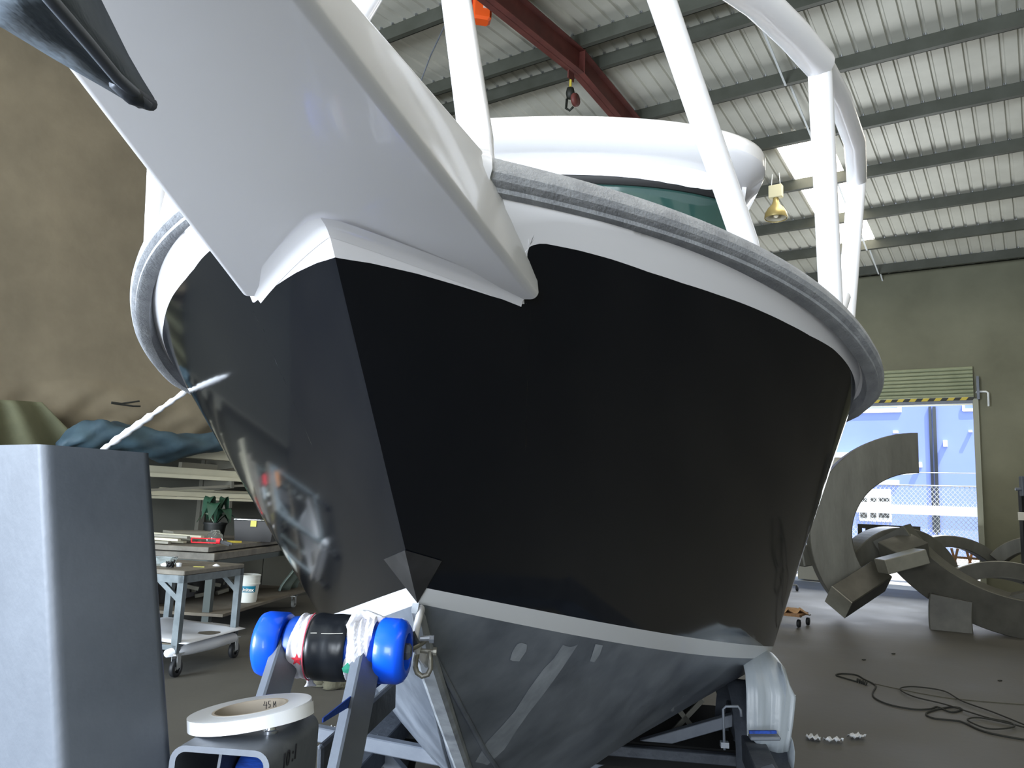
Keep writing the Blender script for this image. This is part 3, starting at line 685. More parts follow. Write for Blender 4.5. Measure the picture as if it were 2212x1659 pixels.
def keelc(a):
    K = [(.54, 1.31), (.584, 1.28), (.636, 1.222), (.687, 1.179), (.792, 1.103), (.91, 1.019), (1.156, .848), (1.4, .70), (1.8, .52), (2.3, .37), (3.0, .28), (4, .25), (6.3, .25)]
    for k in range(len(K) - 1):
        if a <= K[k + 1][0]:
            t = (a - K[k][0]) / (K[k + 1][0] - K[k][0]); return K[k][1] * (1 - t) + K[k + 1][1] * t
    return K[-1][1]
boat = thing('motor_boat', BO, 'black and white aluminium motor boat on a trailer, bow towards the camera', 'boat', rz=-psi)
# boundary between black topsides and white band, as (station, depth) on the hull side
BND_R = [(0, .022), (4, .03), (8, .045), (12, .065), (14.5, .078), (16.2, .085), (17.2, .0885), (17.8, .086), (18.2, .075), (18.35, .065), (18.3, .055), (18.05, .042), (17.8, .03), (17.6, .018), (17.5, .008), (17.45, -.004), (17.6, -.015), (17.9, -.024), (18.4, -.03), (19.0, -.034), (19.6, -.035),
         (22.7, -.03), (26.1, -.022), (30.3, -.010), (34.7, -.002), (39.7, .003), (47.8, .008), (52.8, .01), (58.6, .01), (65.8, .003), (76.8, 0), (89, 0), (NS, 0)]
BND_L = [(i + 1.6 * math.exp(-((i - 18.0) / 9.0) ** 2) * min(1, i / 10), u) for i, u in BND_R]
def dense(bnd, n=6):
    out = []
    for (i0, u0), (i1, u1) in zip(bnd[:-1], bnd[1:]):
        k = max(2, min(14, int(abs(i1 - i0) * 1.5)))
        out += [(i0 + (i1 - i0) * t / k, u0 + (u1 - u0) * t / k) for t in range(k)]
    return out + [bnd[-1]]
def utop(i):
    A = paintc(i)[2]; K = chinec(i)[2]; return -(0.045 + 0.02 * min(1, i / 60)) / (A - K)
for side, bnd in ((1, BND_R), (-1, BND_L)):
    D = dense(bnd); nn = len(D)
    mono = [NS * (k / (nn - 1)) for k in range(nn)]
    # bottom stations follow the boundary stations but stay monotonic
    bs = []; mx = 0
    for (i, u) in D: mx = max(mx + 0.02, i); bs.append(min(mx, NS))
    ts = list(bs)
    ka = min(k for k in range(nn) if D[k][0] >= 13); kb_ = max(k for k in range(nn) if D[k][0] <= 24)
    for k in range(ka, kb_ + 1): ts[k] = D[ka][0] + (D[kb_][0] - D[ka][0]) * (k - ka) / (kb_ - ka)
    bs = ts
    rb = []; rw = []
    for r_ in range(15):
        t = r_ / 14
        rb.append([S(D[k][0] * (1 - t) + bs[k] * t, D[k][1] * (1 - t) + 1.0 * t, side) for k in range(nn)])
    rw.append([B(*[c * (side if j == 1 else 1) for j, c in enumerate(railc(ts[k]))]) - Z * 0.022 for k in range(nn)])
    for r_ in range(6):
        t = r_ / 5
        rw.append([S(ts[k] * (1 - t) + D[k][0] * t, utop(ts[k]) * (1 - t) + D[k][1] * t, side) for k in range(nn)])
    MB().grid(rb).done('topside_plate', 'hull_black', boat, True, label='gloss black topside plate')
    MB().grid(rw).done('gunwale_band', 'white_gloss', boat, True, label='white band under the gunwale')
    ks = [NS * k / 120 for k in range(121)]
    MB().grid([[S(i, u, side) for i in ks] for u in (1.0, 1.04, 1.08)]).done('chine_stripe', 'stripe_white', boat, True, label='white stripe along the chine')
    # bottom panel
    def kb(i, t):
        K = S(i, 1.08, side); aa = (K - BO).dot(BA)
        kz = B(aa, 0, keelc(aa))
        p = K * (1 - t) + kz * t
        bow = max(0, 1 - (aa - .5) / 2.2)
        w_ = min(1, max(0, (aa - .7) / 1.3))
        return p - Z * (0.085 * w_ * math.sin(PI * t) ** .8) 
    MB().grid([[kb(i, t / 10) for i in ks] for t in range(11)]).done('bottom_plate', 'alu_hull', boat, True, label='bare grey aluminium bottom plate')
    # pressed strake on the bottom plate
    st = [kb(i, 0.80) - Z * 0.002 for i in ks if i > 1]
    m = MB(); m.tube(st, 0.006, 8, True); m.done('bottom_strake', 'alu_hull', boat, True)
    # transom half
    if side == 1:
        G = []
        for ii in range(0, 178):
            for jj in range(0, 51):
                p = kb(ii / 2, jj / 50); d = p - C0; z_ = d.dot(_f); G.append((1106 + F_PX * d.dot(CR) / z_, 829.5 - F_PX * d.dot(CU) / z_, ii / 2, jj / 50))
        def find(x, y):
            g = min(G, key=lambda g: (g[0] - x) ** 2 + (g[1] - y) ** 2); return kb(g[2], g[3])
        def sanded(pairs):
            rows = []
            for (xa, ya), (xb, yb) in pairs:
                row = []
                for t in (0, .5, 1):
                    p = find(756 + (xa + (xb - xa) * t) / 1.68, 1210 + (ya + (yb - ya) * t) / 1.68); row.append(p + (C0 - p).normalized() * .003)
                rows.append(row)
            MB().grid(rows).done('sanding_mark', 'alu_sanded', boat, True)
        sanded([((770, 305), (828, 312)), ((738, 350), (785, 372)), ((700, 400), (748, 425)), ((650, 470), (700, 490)), ((600, 540), (648, 555)), ((550, 600), (600, 625)), ((500, 660), (560, 690)), ((455, 730), (500, 745))])
        sanded([((605, 300), (642, 302)), ((588, 325), (640, 330)), ((580, 360), (610, 368))])
        sanded([((888, 312), (916, 308)), ((878, 335), (908, 340)), ((872, 362), (888, 366))])
        sanded([((1208, 488), (1222, 490)), ((1165, 545), (1180, 555)), ((1110, 610), (1125, 620)), ((1055, 665), (1065, 680))])
# transom
tz = [B(AEND, l, z) for l, z in ((-1.05, 1.75), (1.05, 1.75), (1.16, .75), (0, .25), (-1.16, .75))]
MB().poly(tz, BA * 0.01).done('transom', 'hull_black', boat)
# stem edge and keel bar
m = MB()
kp = [B(a, 0, keelc(a)) for a in (.545, .584, .636, .687, .792, .91, 1.03, 1.156, 1.4, 1.8, 2.3, 3.0, 4.0, 6.2)]
rings = []
for k, p in enumerate(kp):
    d = (kp[min(k + 1, len(kp) - 1)] - kp[max(k - 1, 0)]).normalized(); up = BL.cross(d).normalized()
    if up.z > 0: up = -up
    w = 0.006 + 0.014 * min(1, k / 3)
    rings.append([p + BL * w - up * 0.01, p + BL * w + up * .004, p + BL * w * .6 + up * .010, p - BL * w * .6 + up * .010, p - BL * w + up * .004, p - BL * w - up * 0.01])
m.loft(rings, True, True); m.done('keel_bar', 'alu_scuff', boat, True, autos=30, label='brighter keel bar')
# rub rails
for side in (1, -1):
    ks = [10.3 + k * 0.9 for k in range(int((NS - 10.3) / 0.9))]
    pts = [B(*[c * (side if j == 1 else 1) for j, c in enumerate(railc(i))]) for i in ks]
    m = MB(); rings = []
    for k, p in enumerate(pts):
        d = (pts[min(k + 1, len(pts) - 1)] - pts[max(k - 1, 0)]).normalized(); out = d.cross(Z).normalized() * side
        if out.dot(BL) * side < 0 and k > 5: pass
        o_ = out; zz = Z
        prof = [(-.012, .024), (.005, .025), (.016, .020), (.024, .009), (.026, -.003), (.022, -.012), (.015, -.017), (.012, -.018), (.011, -.024), (.003, -.027), (-.02, -.025), (-.03, .0)]
        rings.append([p + o_ * x + zz * y for x, y in prof])
    m.loft(rings, True, True); m.done('rub_rail', 'rail_tape', boat, True, autos=28, label='grey sanded rub rail along the gunwale')
    # painted forward end of the rail running into the bowsprit
    ks = [2.0 + k * 0.5 for k in range(20)]
    pts = [B(*[c * (side if j == 1 else 1) for j, c in enumerate(railc(i))]) for i in ks if i <= 11.6]
    pts = [p for p in pts]
    m = MB(); rings = []
    for k, p in enumerate(pts):
        d = (pts[min(k + 1, len(pts) - 1)] - pts[max(k - 1, 0)]).normalized(); o_ = d.cross(Z).normalized() * side
        prof = [(-.012, .031), (.009, .032), (.023, .026), (.032, .012), (.034, -.003), (.028, -.018), (.014, -.038), (-.006, -.06), (-.03, -.075), (-.03, 0)]
        rings.append([p + o_ * x + Z * y for x, y in prof])
    m.loft(rings, True, True); m.done('rail_end', 'white_gloss', boat, True, autos=40, label='white painted rail end at the bowsprit')
# deck
ks = [2 + k * 0.5 for k in range(213)]
m = MB(); rows = []
for i in ks:
    a, l, z = railc(min(i, NS)); l -= 0.03; rows.append([B(a, l * t, z + 0.002 + 0.03 * (1 - abs(t))) for t in (-1, -.5, 0, .5, 1)])
m.grid(rows); m.done('deck', 'white_gloss', boat, True)
# bowsprit: tapering box platform
m = MB(); rings = []
for k in range(26):
    a = -0.66 + k * (0.895 / 25)
    wb_ = 0.189 + 0.186 * a; wt_ = 0.163 + 0.225 * a; zb_ = 1.806 - 0.09 * (a - .19); zt_ = 1.952
    wt_ = max(wt_, 0.02); r = 0.012
    def arc(cx, cz, a0, a1, n=5): return [(cx + r * math.cos(t), cz + r * math.sin(t)) for t in [a0 + (a1 - a0) * j / n for j in range(n + 1)]]
    prof = arc(wt_ - r, zt_ - r, PI / 2, -0.1) + arc(wb_ - r, zb_ + r, -0.1, -PI / 2) + arc(-wb_ + r, zb_ + r, -PI / 2, -PI + .1) + arc(-wt_ + r, zt_ - r, PI + .1, PI / 2)
    rings.append([B(a, x, z) for x, z in prof])
m.loft(rings, True, True); m.done('bowsprit', 'white_gloss', boat, True, autos=50, label='white tapering bowsprit platform')
# fillet where the bowsprit underside meets the stem
m = MB()
for side in (1, -1):
    rings = []
    nrm = (S(12, .02, side) - S(1, .02, side)).cross(Z).normalized()
    if nrm.dot(BA) > 0: nrm = -nrm
    for k in range(24):
        i = 17.3 * k / 23
        aa = (S(i, 0, side) - BO).dot(BA); zb_ = 1.806 - 0.09 * (aa - .19)
        zt1, zt2 = S(i, 0, side).z, S(i, 1, side).z
        f_u = lambda z_: (zt1 - z_) / (zt1 - zt2)
        g_ = nrm if k else -BA
        rings.append([S(i, f_u(zb_), side) + g_ * .022 - Z * .0004, S(i, f_u(zb_ - .003), side) + g_ * .010, S(i, f_u(zb_ - .006), side) + g_ * .0045, S(i, f_u(zb_ - .012), side) + g_ * .0008])
    m.grid(rings)
m.done('stem_fillet', 'white_gloss', boat, True, autos=60)
# diamond bow plate folded over the stem
top = S(0, .853); bot = S(0, 1.075); dl_ = S(9.2, .865, -1); dr_ = S(6.2, .87, 1)
off = -BA * 0.006
m = MB()
tk = BA * 0.004
m.add([top + off, dr_ + off, bot + off * 1.2, dl_ + off, top + off + tk, dr_ + off + tk, bot + off * 1.2 + tk, dl_ + off + tk],
      [(0, 2, 1), (0, 3, 2), (4, 5, 6), (4, 6, 7), (0, 1, 5, 4), (1, 2, 6, 5), (2, 3, 7, 6), (3, 0, 4, 7)])
m.done('bow_plate', 'plate_steel', boat, label='bare metal diamond plate folded over the stem')
# bow eye with shackles
be = [at_y(908, 1322, 1.475), at_y(900, 1345, 1.455), at_y(896, 1385, 1.47), at_y(905, 1412, 1.52)]
m = MB(); m.tube([at_y(911, 1316, 1.49), at_y(905, 1335, 1.47), at_y(900, 1355, 1.455), at_y(896, 1378, 1.45), at_y(900, 1398, 1.465), at_y(912, 1418, 1.50), at_y(922, 1430, 1.55)], 0.0062, 12, True, ry=0.011); m.done('bow_eye', 'white_gloss', boat, True)

# ------------------------------------------------------------------ bow rail
def tube_part(name, pts, r=0.025, mt='white_gloss', parent=boat, seg=18): return MB().tube(pts, r, seg).done(name, mt, parent, True, autos=40)
for side in (1, -1):
    def BB(a, l, z): return B(a, l * side, z)
    tube_part('rail_post', [BB(.09, .160, 1.93), BB(.12, .148, 2.0), BB(.246, .079, 2.30), BB(.31, .045, 2.46)], 0.0245)
    tube_part('rail_post', [BB(.60, .598, 1.978), BB(.585, .588, 2.01), BB(.41, .415, 2.40), BB(.372, .375, 2.49)], 0.0245)
    tube_part('rail_post', [BB(.955, .842, 1.965), BB(.80, .784, 2.50)], 0.026)
    tube_part('rail_post', [BB(1.42, .985, 1.86), BB(1.435, 1.05, 2.50)], 0.026)
    tube_part('rail_post', [BB(1.13, .83, 1.90), BB(1.24, .93, 2.02), BB(1.36, .985, 2.12)], 0.018)
    pts = [BB(.31, .0, 2.47), BB(.32, .12, 2.475), BB(.345, .30, 2.485), BB(.37, .38, 2.49), BB(.44, .49, 2.495), BB(.563, .608, 2.5), BB(.68, .70, 2.5), BB(.80, .784, 2.5)]
    tube_part('hand_rail', pts, 0.034)
    tube_part('hand_rail', [BB(.80, .784, 2.5), BB(.98, .875, 2.515), BB(1.2, .975, 2.51), BB(1.34, 1.02, 2.505), BB(1.438, 1.05, 2.5)], 0.028)
    tube_part('hand_rail', [BB(1.438, 1.05, 2.5), BB(1.8, 1.08, 2.42), BB(2.1, 1.06, 2.2)], 0.024) if side < 0 else None
# ------------------------------------------------------------------ cabin
def roofplan(a):  # half width of roof at a
    t = min(1, max(0, (a - 2.28) / 0.62)); return 0.93 * (1 - (1 - t) ** 2.6) ** (1 / 2.6) if t < 1 else 0.93
RZ = 3.165
rows = []
def rim(a0, inset, dz, n=40):
    pts = []
    aft = 5.0
    outl = []
    for k in range(n + 1):
        th = PI / 2 * k / n
        # superellipse front
        lm = 1.01 - inset * .35; x_ = math.sin(th); l = lm * x_; a = a0 + inset + 0.5 * (1 - max(0, 1 - x_ ** 4) ** .25)
        if k == 0: l = 0
        camber = 0.085 * (l / 1.0) ** 2
        outl.append((a, l, RZ - camber + dz + 0.02 * (a - a0)))
    outl.append((aft, 1.01 - inset, RZ - 0.085 + dz + 0.02 * (aft - a0)))
    return [B(a, -l, z) for a, l, z in reversed(outl)] + [B(a, l, z) for a, l, z in outl[1:]]
A0 = 2.28
r0 = rim(A0, 0.04, 0.012); r1 = rim(A0, 0.012, 0.006); r2 = rim(A0, 0.0, -0.012); r3 = rim(A0, 0.004, -0.062)
r4 = rim(A0, 0.02, -0.075); r5 = rim(A0, 0.24, -0.088); r6 = rim(A0, 0.27, -0.175)
mid = [B(max((p - BO).dot(BA), A0 + .3), 0, RZ + 0.03) for p in r0]
m = MB(); m.grid([mid, r0, r1, r2, r3]); m.done('cabin_roof', 'white_gloss', boat, True, autos=60, label='white overhanging cabin roof')
m = MB(); m.grid([r3, r4, r5, r6]); m.done('roof_visor', 'white_gloss', boat, True, autos=60, label='white visor under the roof rim')
# windscreen
def ws(l, t):  # t 0 top 1 bottom
    c = 0.12 * (l / .86) ** 4
    return B(2.56 + c + 0.0 * t - 0.05 * t, l, 3.03 - 0.05 * (l / .86) ** 2 - 1.0 * t)
m = MB(); m.grid([[ws(-.86 + 1.72 * i / 20, j / 3) for i in range(21)] for j in range(4)]); m.done('windscreen', 'glass_green', boat, True, label='dark green tinted windscreen')
m = MB(); m.grid([[ws(-.88 + 1.76 * i / 20, t) - BA * 0.01 for i in range(21)] for t in (-.03, .055)]); m.done('window_seal', 'rubber_black', boat, True, solid=.012, label='black seal above the windscreen')
for s_ in (1, -1):
    m = MB(); m.grid([[ws(s_ * l, t) - BA * 0.004 + BA * max(0, (l - .87) * 2.5) for l in (.862, .885, .93)] for t in (0, .5, 1)]); m.done('corner_pillar', 'rubber_black', boat, True, solid=.008)
    m = MB(); m.tube([ws(s_ * .862, t) - BA * .008 for t in (0.03, 1)], 0.004, 6); m.done('glass_edge', 'alu_scuff', boat)
    MB().grid([[B(a, s_ * .92, z) for a in (2.72, 3.4, 4.2, 4.9)] for z in (3.05, 2.5, 1.95)]).done('side_window', 'rubber_black', boat)
    MB().poly([B(2.62, s_ * .94, 3.10), B(3.4, s_ * .94, 3.10), B(3.3, s_ * .94, 2.95), B(3.02, s_ * .93, 2.72), B(2.92, s_ * .93, 2.74), B(2.80, s_ * .94, 2.92)], -BL * s_ * .02).done('side_skirt', 'white_gloss', boat)
# cabin shell
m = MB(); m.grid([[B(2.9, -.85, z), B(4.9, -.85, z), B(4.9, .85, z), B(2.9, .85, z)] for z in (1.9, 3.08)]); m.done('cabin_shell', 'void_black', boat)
# small clear light on the roof
lp_ = on_pl(1170, 247, B(2.75, 0, 0), BA)
nl = thing('navigation_light', lp_, 'small clear round navigation light on the cabin roof', 'light')
lp_.z = RZ - 0.0
MB().lathe(lp_, Z, [(0, 0), (.03, 0), (.03, .03), (0, .03)], 16).done('light_base', 'label_white', nl, True, autos=40)
MB().lathe(lp_ + Z * .03, Z, [(.027, 0), (.027, .05), (.024, .056), (0, .056)], 16).done('lens', 'clear', nl, True, autos=40)

# anchor under the bowsprit tip
an = thing('anchor', B(-0.5, 0.0, 1.74), 'dark galvanised plough anchor hanging under the bowsprit tip', 'anchor', rz=-psi)
def AZp(px, py, z): return at_z(px, py, z)
tip = AZp(327, 226, 1.745)
Lf = [AZp(-40, 30, 1.775), AZp(12, 52, 1.77), AZp(120, 118, 1.765), AZp(238, 186, 1.757), AZp(305, 226, 1.747)]
Rf = [AZp(190, -40, 1.79), AZp(207, 0, 1.785), AZp(268, 122, 1.77), AZp(297, 172, 1.758), AZp(325, 217, 1.748)]
Md = [AZp(60, -60, 1.735), AZp(112, 2, 1.735), AZp(190, 92, 1.735), AZp(253, 168, 1.737), AZp(318, 226, 1.741)]
m = MB(); m.grid([Lf, Md]); m.done('fluke', 'anchor_galv', an, True, solid=.006)
m = MB(); m.grid([Md, Rf]); m.done('fluke', 'anchor_galv', an, True, solid=.006)
m = MB(); m.tube(Md, 0.0035, 8); m.done('ridge', 'galv', an, True)
m = MB(); m.tube([AZp(247, 178, 1.739), AZp(285, 205, 1.739), tip], [.004, .006, .0042], 10); m.done('tip', 'galv_dark', an, True)
m = MB(); m.bar(AZp(60, -60, 1.742), AZp(-80, -220, 1.765), .03, .012); m.done('shank', 'anchor_galv', an)

# ================================================================== TRAILER
trl = thing('boat_trailer', BO, 'galvanised boat trailer carrying the boat, with winch post', 'trailer', rz=-psi)
def bart(name, a, b, w, h, mt='galv', ch=0.004, up=Z): return MB().bar(a, b, w, h, up, ch).done(name, mt, trl)
zt = 0.50
# V drawbars and side rails
for sd in (1, -1):
    l1 = 1.0 if sd > 0 else -.62
    bart('drawbar', B(-0.35, 0.06 * sd, zt - .04), B(1.9, l1 * .96, zt - .04), 0.09, 0.10, 'galv_dark')
    bart('side_rail', B(1.85, l1 * .96, zt - .04), B(5.8, l1 + .12 * (sd > 0), zt), 0.095, 0.10, 'galv_dark')
def cross(a_, zr, zm, w_=.05, h_=.055, lr=1.0, ll=-.62):
    P_ = [B(a_, ll, zr), B(a_, -.38, zr - .22), B(a_, 0, zm - .1), B(a_, .38, zr - .22), B(a_, lr, zr)]
    m = MB()
    for k in range(4): m.bar(P_[k], P_[k + 1] + (P_[k + 1] - P_[k]).normalized() * .02, w_, h_, Z, .003)
    m.done('cross_member', 'galv', trl)
cross(2.5, .50, .26); cross(3.35, .50, .17); cross(4.6, .50, .16)
bart('cross_member', B(2.0, -0.73, 0.66), B(2.0, -0.12, 0.60), 0.045, 0.05)
bart('axle', B(3.25, -0.95, .33), B(3.25, 1.15, .33), 0.05, 0.05, 'galv_dark')
# wheels
def wheel(c, ax, Rr, w, mt_r='galv'):
    c = Vector(c); ax = Vector(ax).normalized()
    wh_ = thing('trailer_wheel_tmp', c); bpy.data.objects.remove(wh_)
    m = MB(); pr = [(Rr * .6, -w * .42), (Rr * .8, -w * .5), (Rr * .93, -w * .47), (Rr * .985, -w * .36)]
    for g in range(5):
        x = -w * .34 + g * w * .17
        pr += [(Rr, x), (Rr, x + w * .13), (Rr - .008, x + w * .135), (Rr - .008, x + w * .165)] if g < 4 else [(Rr, x), (Rr * .985, w * .36)]
    pr += [(Rr * .93, w * .47), (Rr * .8, w * .5), (Rr * .6, w * .42)]
    m.lathe(c, ax, pr, 56)
    # tread blocks
    for k in range(56):
        an_ = 2 * PI * k / 56; ref = ax.cross(Z).normalized(); up_ = ref.cross(ax).normalized()
        rad_ = ref * math.cos(an_) + up_ * math.sin(an_); tan_ = ax.cross(rad_)
        for x in (-.32, -.0, .32):
            m.box(c + ax * (w * x) + rad_ * (Rr - .001) + tan_ * (.008 if x == 0 else 0), w * .17, Rr * 2 * PI / 56 * .62, .012, ax, tan_, rad_)
    t = m.done('tyre', 'tyre', trl, False)
    mm = MB(); mm.lathe(c, ax, [(0, w * .1), (Rr * .3, w * .12), (Rr * .5, w * .05), (Rr * .6, w * .42), (Rr * .62, w * .42), (Rr * .62, -w * .42), (Rr * .5, -w * .3), (0, -w * .3)], 28)
    mm.done('rim', mt_r, t, True, autos=40)
    return t
wheel(B(3.28, 1.08, .315), BL, .315, .19)
wheel(B(3.28, -0.74, .315), -BL, .315, .19)
# mudguards
for sd, wr in ((1, 0), (-1, 0)):
    cx = 1.05 if sd > 0 else -.74
    rows = []
    for k in range(17):
        a_ = math.radians(-5 + 190 * k / 16)
        rows.append([B(3.28 - .37 * math.cos(a_), cx + o, .36 + .33 * math.sin(a_)) for o in (-.12, .12)])
    MB().grid(rows).done('mudguard', 'galv_dark', trl, True, solid=.004)
# film wrapped over the right mudguard
rows = []
prof = [(2.845, .50), (2.85, .55), (2.855, .62), (2.86, .72), (2.89, .80), (2.98, .85), (3.15, .865), (3.4, .85), (3.65, .70)]
for k, (a_, z_) in enumerate(prof):
    row = []
    for j in range(25):
        t = j / 24; l = .965 + (.155 + .012 * min(k, 3)) * t + .02 * (k < 4) * t
        fold = .005 * math.sin(j * .6 + .4 * k) + .0015 * math.sin(j * 2.1)
        dz = -.035 * max(0, (t - .7) / .3) ** 2 if k > 3 else 0
        low = (.05 * (1 - t) - .03 * math.sin(t * 3)) if k == 0 else 0
        row.append(B(a_ + fold, l, z_ + dz + low))
    rows.append(row)
MB().grid(rows).done('plastic_film', 'plastic_sheet', None, True, solid=.003, label='white plastic film wrapped over the right mudguard', cat='plastic sheet')
rows = []
for k in range(12):
    row = []
    for j in range(9):
        t = j / 8; f = k / 11
        row.append(B(2.855 + .6 * t, 1.115 + .05 * f + .012 * math.sin(k * .9 + j * 1.3), .845 - .43 * f * (1 - .25 * t) + .012 * math.sin(j * 2.0) * f))
    rows.append(row)
MB().grid(rows).done('plastic_flap', 'plastic_sheet', None, True, solid=.003, label='loose flap of white film hanging outside the right wheel', cat='plastic sheet')
# guard step with blue strip
a0 = on_pl(1618, 1592, B(2.75, 0, 0), BA); a1 = on_pl(1684, 1592, B(2.75, 0, 0), BA)
bart('guard_step', a0, a1, .06, .015)
MB().bar(a0 + Z * .02, a0 + (a1 - a0) * .9 + Z * .02, .012, .012).done('blue_strip', 'strap_blue', trl)
# U-bolt on the right drawbar
p1 = on_pl(1565, 1620, B(2.35, 0, 0), BA); p2 = on_pl(1562, 1532, B(2.35, 0, 0), BA); p3 = on_pl(1568, 1526, B(2.35, 0, 0), BA); p4 = on_pl(1594, 1526, B(2.35, 0, 0), BA); p5 = on_pl(1600, 1534, B(2.35, 0, 0), BA); p6 = on_pl(1601, 1548, B(2.35, 0, 0), BA)
MB().tube([p1, p2, p3, p4, p5, p6], .005, 8).done('u_bolt', 'galv', trl, True)
MB().box(p1 + Z * .02, .03, .03, .02, BL).done('nut', 'steel_bolt', trl)
MB().box(B(3.75, .16, .30), 1.9, .9, .12, BL).done('underside_shade_block', 'void_black', trl)  # added dark block standing in for the shade beneath the trailer
# springs / cross below
MB().bar(B(3.6, .86, .52), B(3.6, .70, .34), .02, .025).bar(B(3.6, .70, .50), B(3.6, .84, .34), .02, .025).done('brace', 'bracket', trl)
# ---- winch post assembly
# roller arms
def arm(topx, topy, Yt, botx, boty, Yb, name='roller_arm'):
    a = at_y(botx, boty, Yb); b = at_y(topx, topy, Yt)
    return a, b
RX = Vector((math.cos(psi), -math.sin(psi), 0))
rc = (at_y(565, 1392, 1.385) + at_y(876, 1404, 1.385)) / 2
AX = (at_y(876, 1406, 1.375) - at_y(562, 1391, 1.385)).normalized()
AX = Vector((AX.x, -0.10, AX.z)).normalized()
half = 0.128
def pr_axis(t): return rc + AX * (half * t)
for t0, t1, e1, e2 in ((-1, -.63, 0, 1), (.63, 1, 1, 0)):
    m = MB(); L = (t1 - t0) * half; r = .053
    if t0 < 0: prof = [(0.02, .004), (.03, .0), (r - .010, .0), (r - .003, .004), (r, .012), (r, L - .004), (r - .003, L), (.02, L)]
    else: prof = [(.02, 0), (r - .003, 0), (r, .004), (r, L - .014), (r - .004, L - .005), (r - .012, L), (.030, L), (.027, L - .012), (.010, L - .014)]
    m.lathe(pr_axis(t0), AX, prof, 40); m.done('side_roller', 'roller_blue', trl, True, autos=50, label='bright blue side roller')
m = MB(); m.lathe(pr_axis(-.62), AX, [(.012, 0), (.040, 0), (.047, .008), (.049, .03), (.047, .05)] + [(.045, .08), (.047, 1.24 * half - .03), (.047, 1.24 * half - .006), (.042, 1.24 * half), (.012, 1.24 * half)], 36); m.done('bow_roller', 'roller_blue_dark', trl, True, autos=50, label='darker blue centre roller')
m = MB(); m.lathe(pr_axis(-.98), AX, [(0, 0), (.008, 0), (.008, half * 1.96), (0, half * 1.96)], 12)
for e in (.92,): m.lathe(pr_axis(e), AX, [(0, .016), (.009, .016), (.014, .012), (.014, 0), (.019, -.001), (.019, -.004), (0, -.004)], 6)
m.done('roller_axle', 'galv', trl, False)
# arms: flat bars from below
for (tx, ty, bx, by, yt, yb) in ((622, 1395, 548, 1640, 1.375, 1.22), (797, 1400, 735, 1700, 1.365, 1.20)):
    b = at_y(tx, ty, yt); a = at_y(bx, by, yb); d = (b - a).normalized()
    wd = Vector((0.35, -0.94, 0)).normalized()   # wide face direction
    wd = (wd - d * wd.dot(d)).normalized(); th = d.cross(wd).normalized()
    # run both arms on down to the drawbar
    a2 = a + (a - b) * ((a.z - .55) / (b.z - a.z)) * 0.999
    m = MB(); m.box((a2 + b) / 2 + d * .01, .048, .012, (b - a2).length, Vector((0.82, 0.57, 0)).cross(d).cross(d) * -1, None, None) if False else None
    f1 = Vector((0.5, 0.85, 0)); f1 = (f1 - d * f1.dot(d)).normalized(); f2 = d.cross(f1).normalized()
    m.box((a2 + b) / 2, .046, .026, (b - a2).length, f1, f2, d, ch=.003)
    m.done('roller_arm', 'galv', trl)
# square winch post, close to the camera
pt = [Vector((-.473, .8, 1.540)), Vector((-.364, .842, 1.532))]
axis = (Vector((-.416, .8, 1.233)) - Vector((-.473, .8, 1.539))).normalized()
wf_ = (pt[1] - pt[0]).normalized(); wside = axis.cross(wf_).normalized()
if wside.y < 0: wside = -wside
wdir = Vector((-0.80, 0.60, 0)); wdir = (wdir - axis * wdir.dot(axis)).normalized()
wf_ = Vector((0.60, 0.80, 0)); wf_ = (wf_ - axis * wf_.dot(axis)).normalized()
top_c = pt[0]; Lp = 1.06; wA, wB, rr_ = .117, .17, .012
def ring_at(t, grow=0.0, inner=0.0):
    o = top_c + axis * t; P_ = []
    for (cx, cy, a0) in ((rr_, rr_, PI), (wA - rr_, rr_, -PI / 2), (wA - rr_, wB - rr_, 0), (rr_, wB - rr_, PI / 2)):
        for k in range(6):
            an_ = a0 + PI / 2 * k / 5; x_ = cx + (rr_ - inner) * math.cos(an_); y_ = cy + (rr_ - inner) * math.sin(an_)
            P_.append(o + wf_ * x_ + wdir * y_)
    return P_
def flat(P_): return [p + axis * ((1.539 - p.z) / axis.z) for p in P_]
m = MB(); m.loft([[p + axis * .004 for p in flat(ring_at(0, inner=.005))], flat(ring_at(0)), ring_at(Lp * .5), ring_at(Lp)], True, False); m.add([p + axis * .004 for p in flat(ring_at(0.0, inner=.005))], [tuple(range(24))])
m.done('winch_post', 'galv_post', trl, True, autos=50, label='thick square galvanised post close to the camera')
pb = top_c + axis * Lp
bart('drawbar', Vector((-.22, .55, .46)), B(.6, .0, .46), .1, .1)
# winch housing: open rounded box section
fc = Vector((-.273, .83, 1.196)); ax_in = Vector((.09, 1, 0)).normalized(); sx_ = Vector((1, -.09, 0)).normalized(); hw_, hh_, rw_ = .0515, .052, .016
def rr_ring(o, hw, hh, r):
    P_ = []
    for (cx, cz, a0) in ((hw - r, hh - r, 0), (-hw + r, hh - r, PI / 2), (-hw + r, -hh + r, PI), (hw - r, -hh + r, 3 * PI / 2)):
        for k in range(7): an_ = a0 + PI / 2 * k / 6; P_.append(o + sx_ * (cx + r * math.cos(an_)) + Z * (cz + r * math.sin(an_)))
    return P_
Lh = .15
m = MB(); m.loft([rr_ring(fc + ax_in * Lh, hw_ - .006, hh_ - .006, rw_ - .006), rr_ring(fc, hw_ - .006, hh_ - .006, rw_ - .006), rr_ring(fc, hw_, hh_, rw_), rr_ring(fc + ax_in * Lh, hw_, hh_, rw_)], True, False)
m.done('winch_housing', 'galv', trl, True, autos=45, label='open box-section winch housing')
m = MB(); m.box(fc + ax_in * (Lh - .002), hw_ * 2 - .01, .004, hh_ * 2 - .01, sx_, ax_in, Z); m.done('housing_back', 'galv_dark', trl)
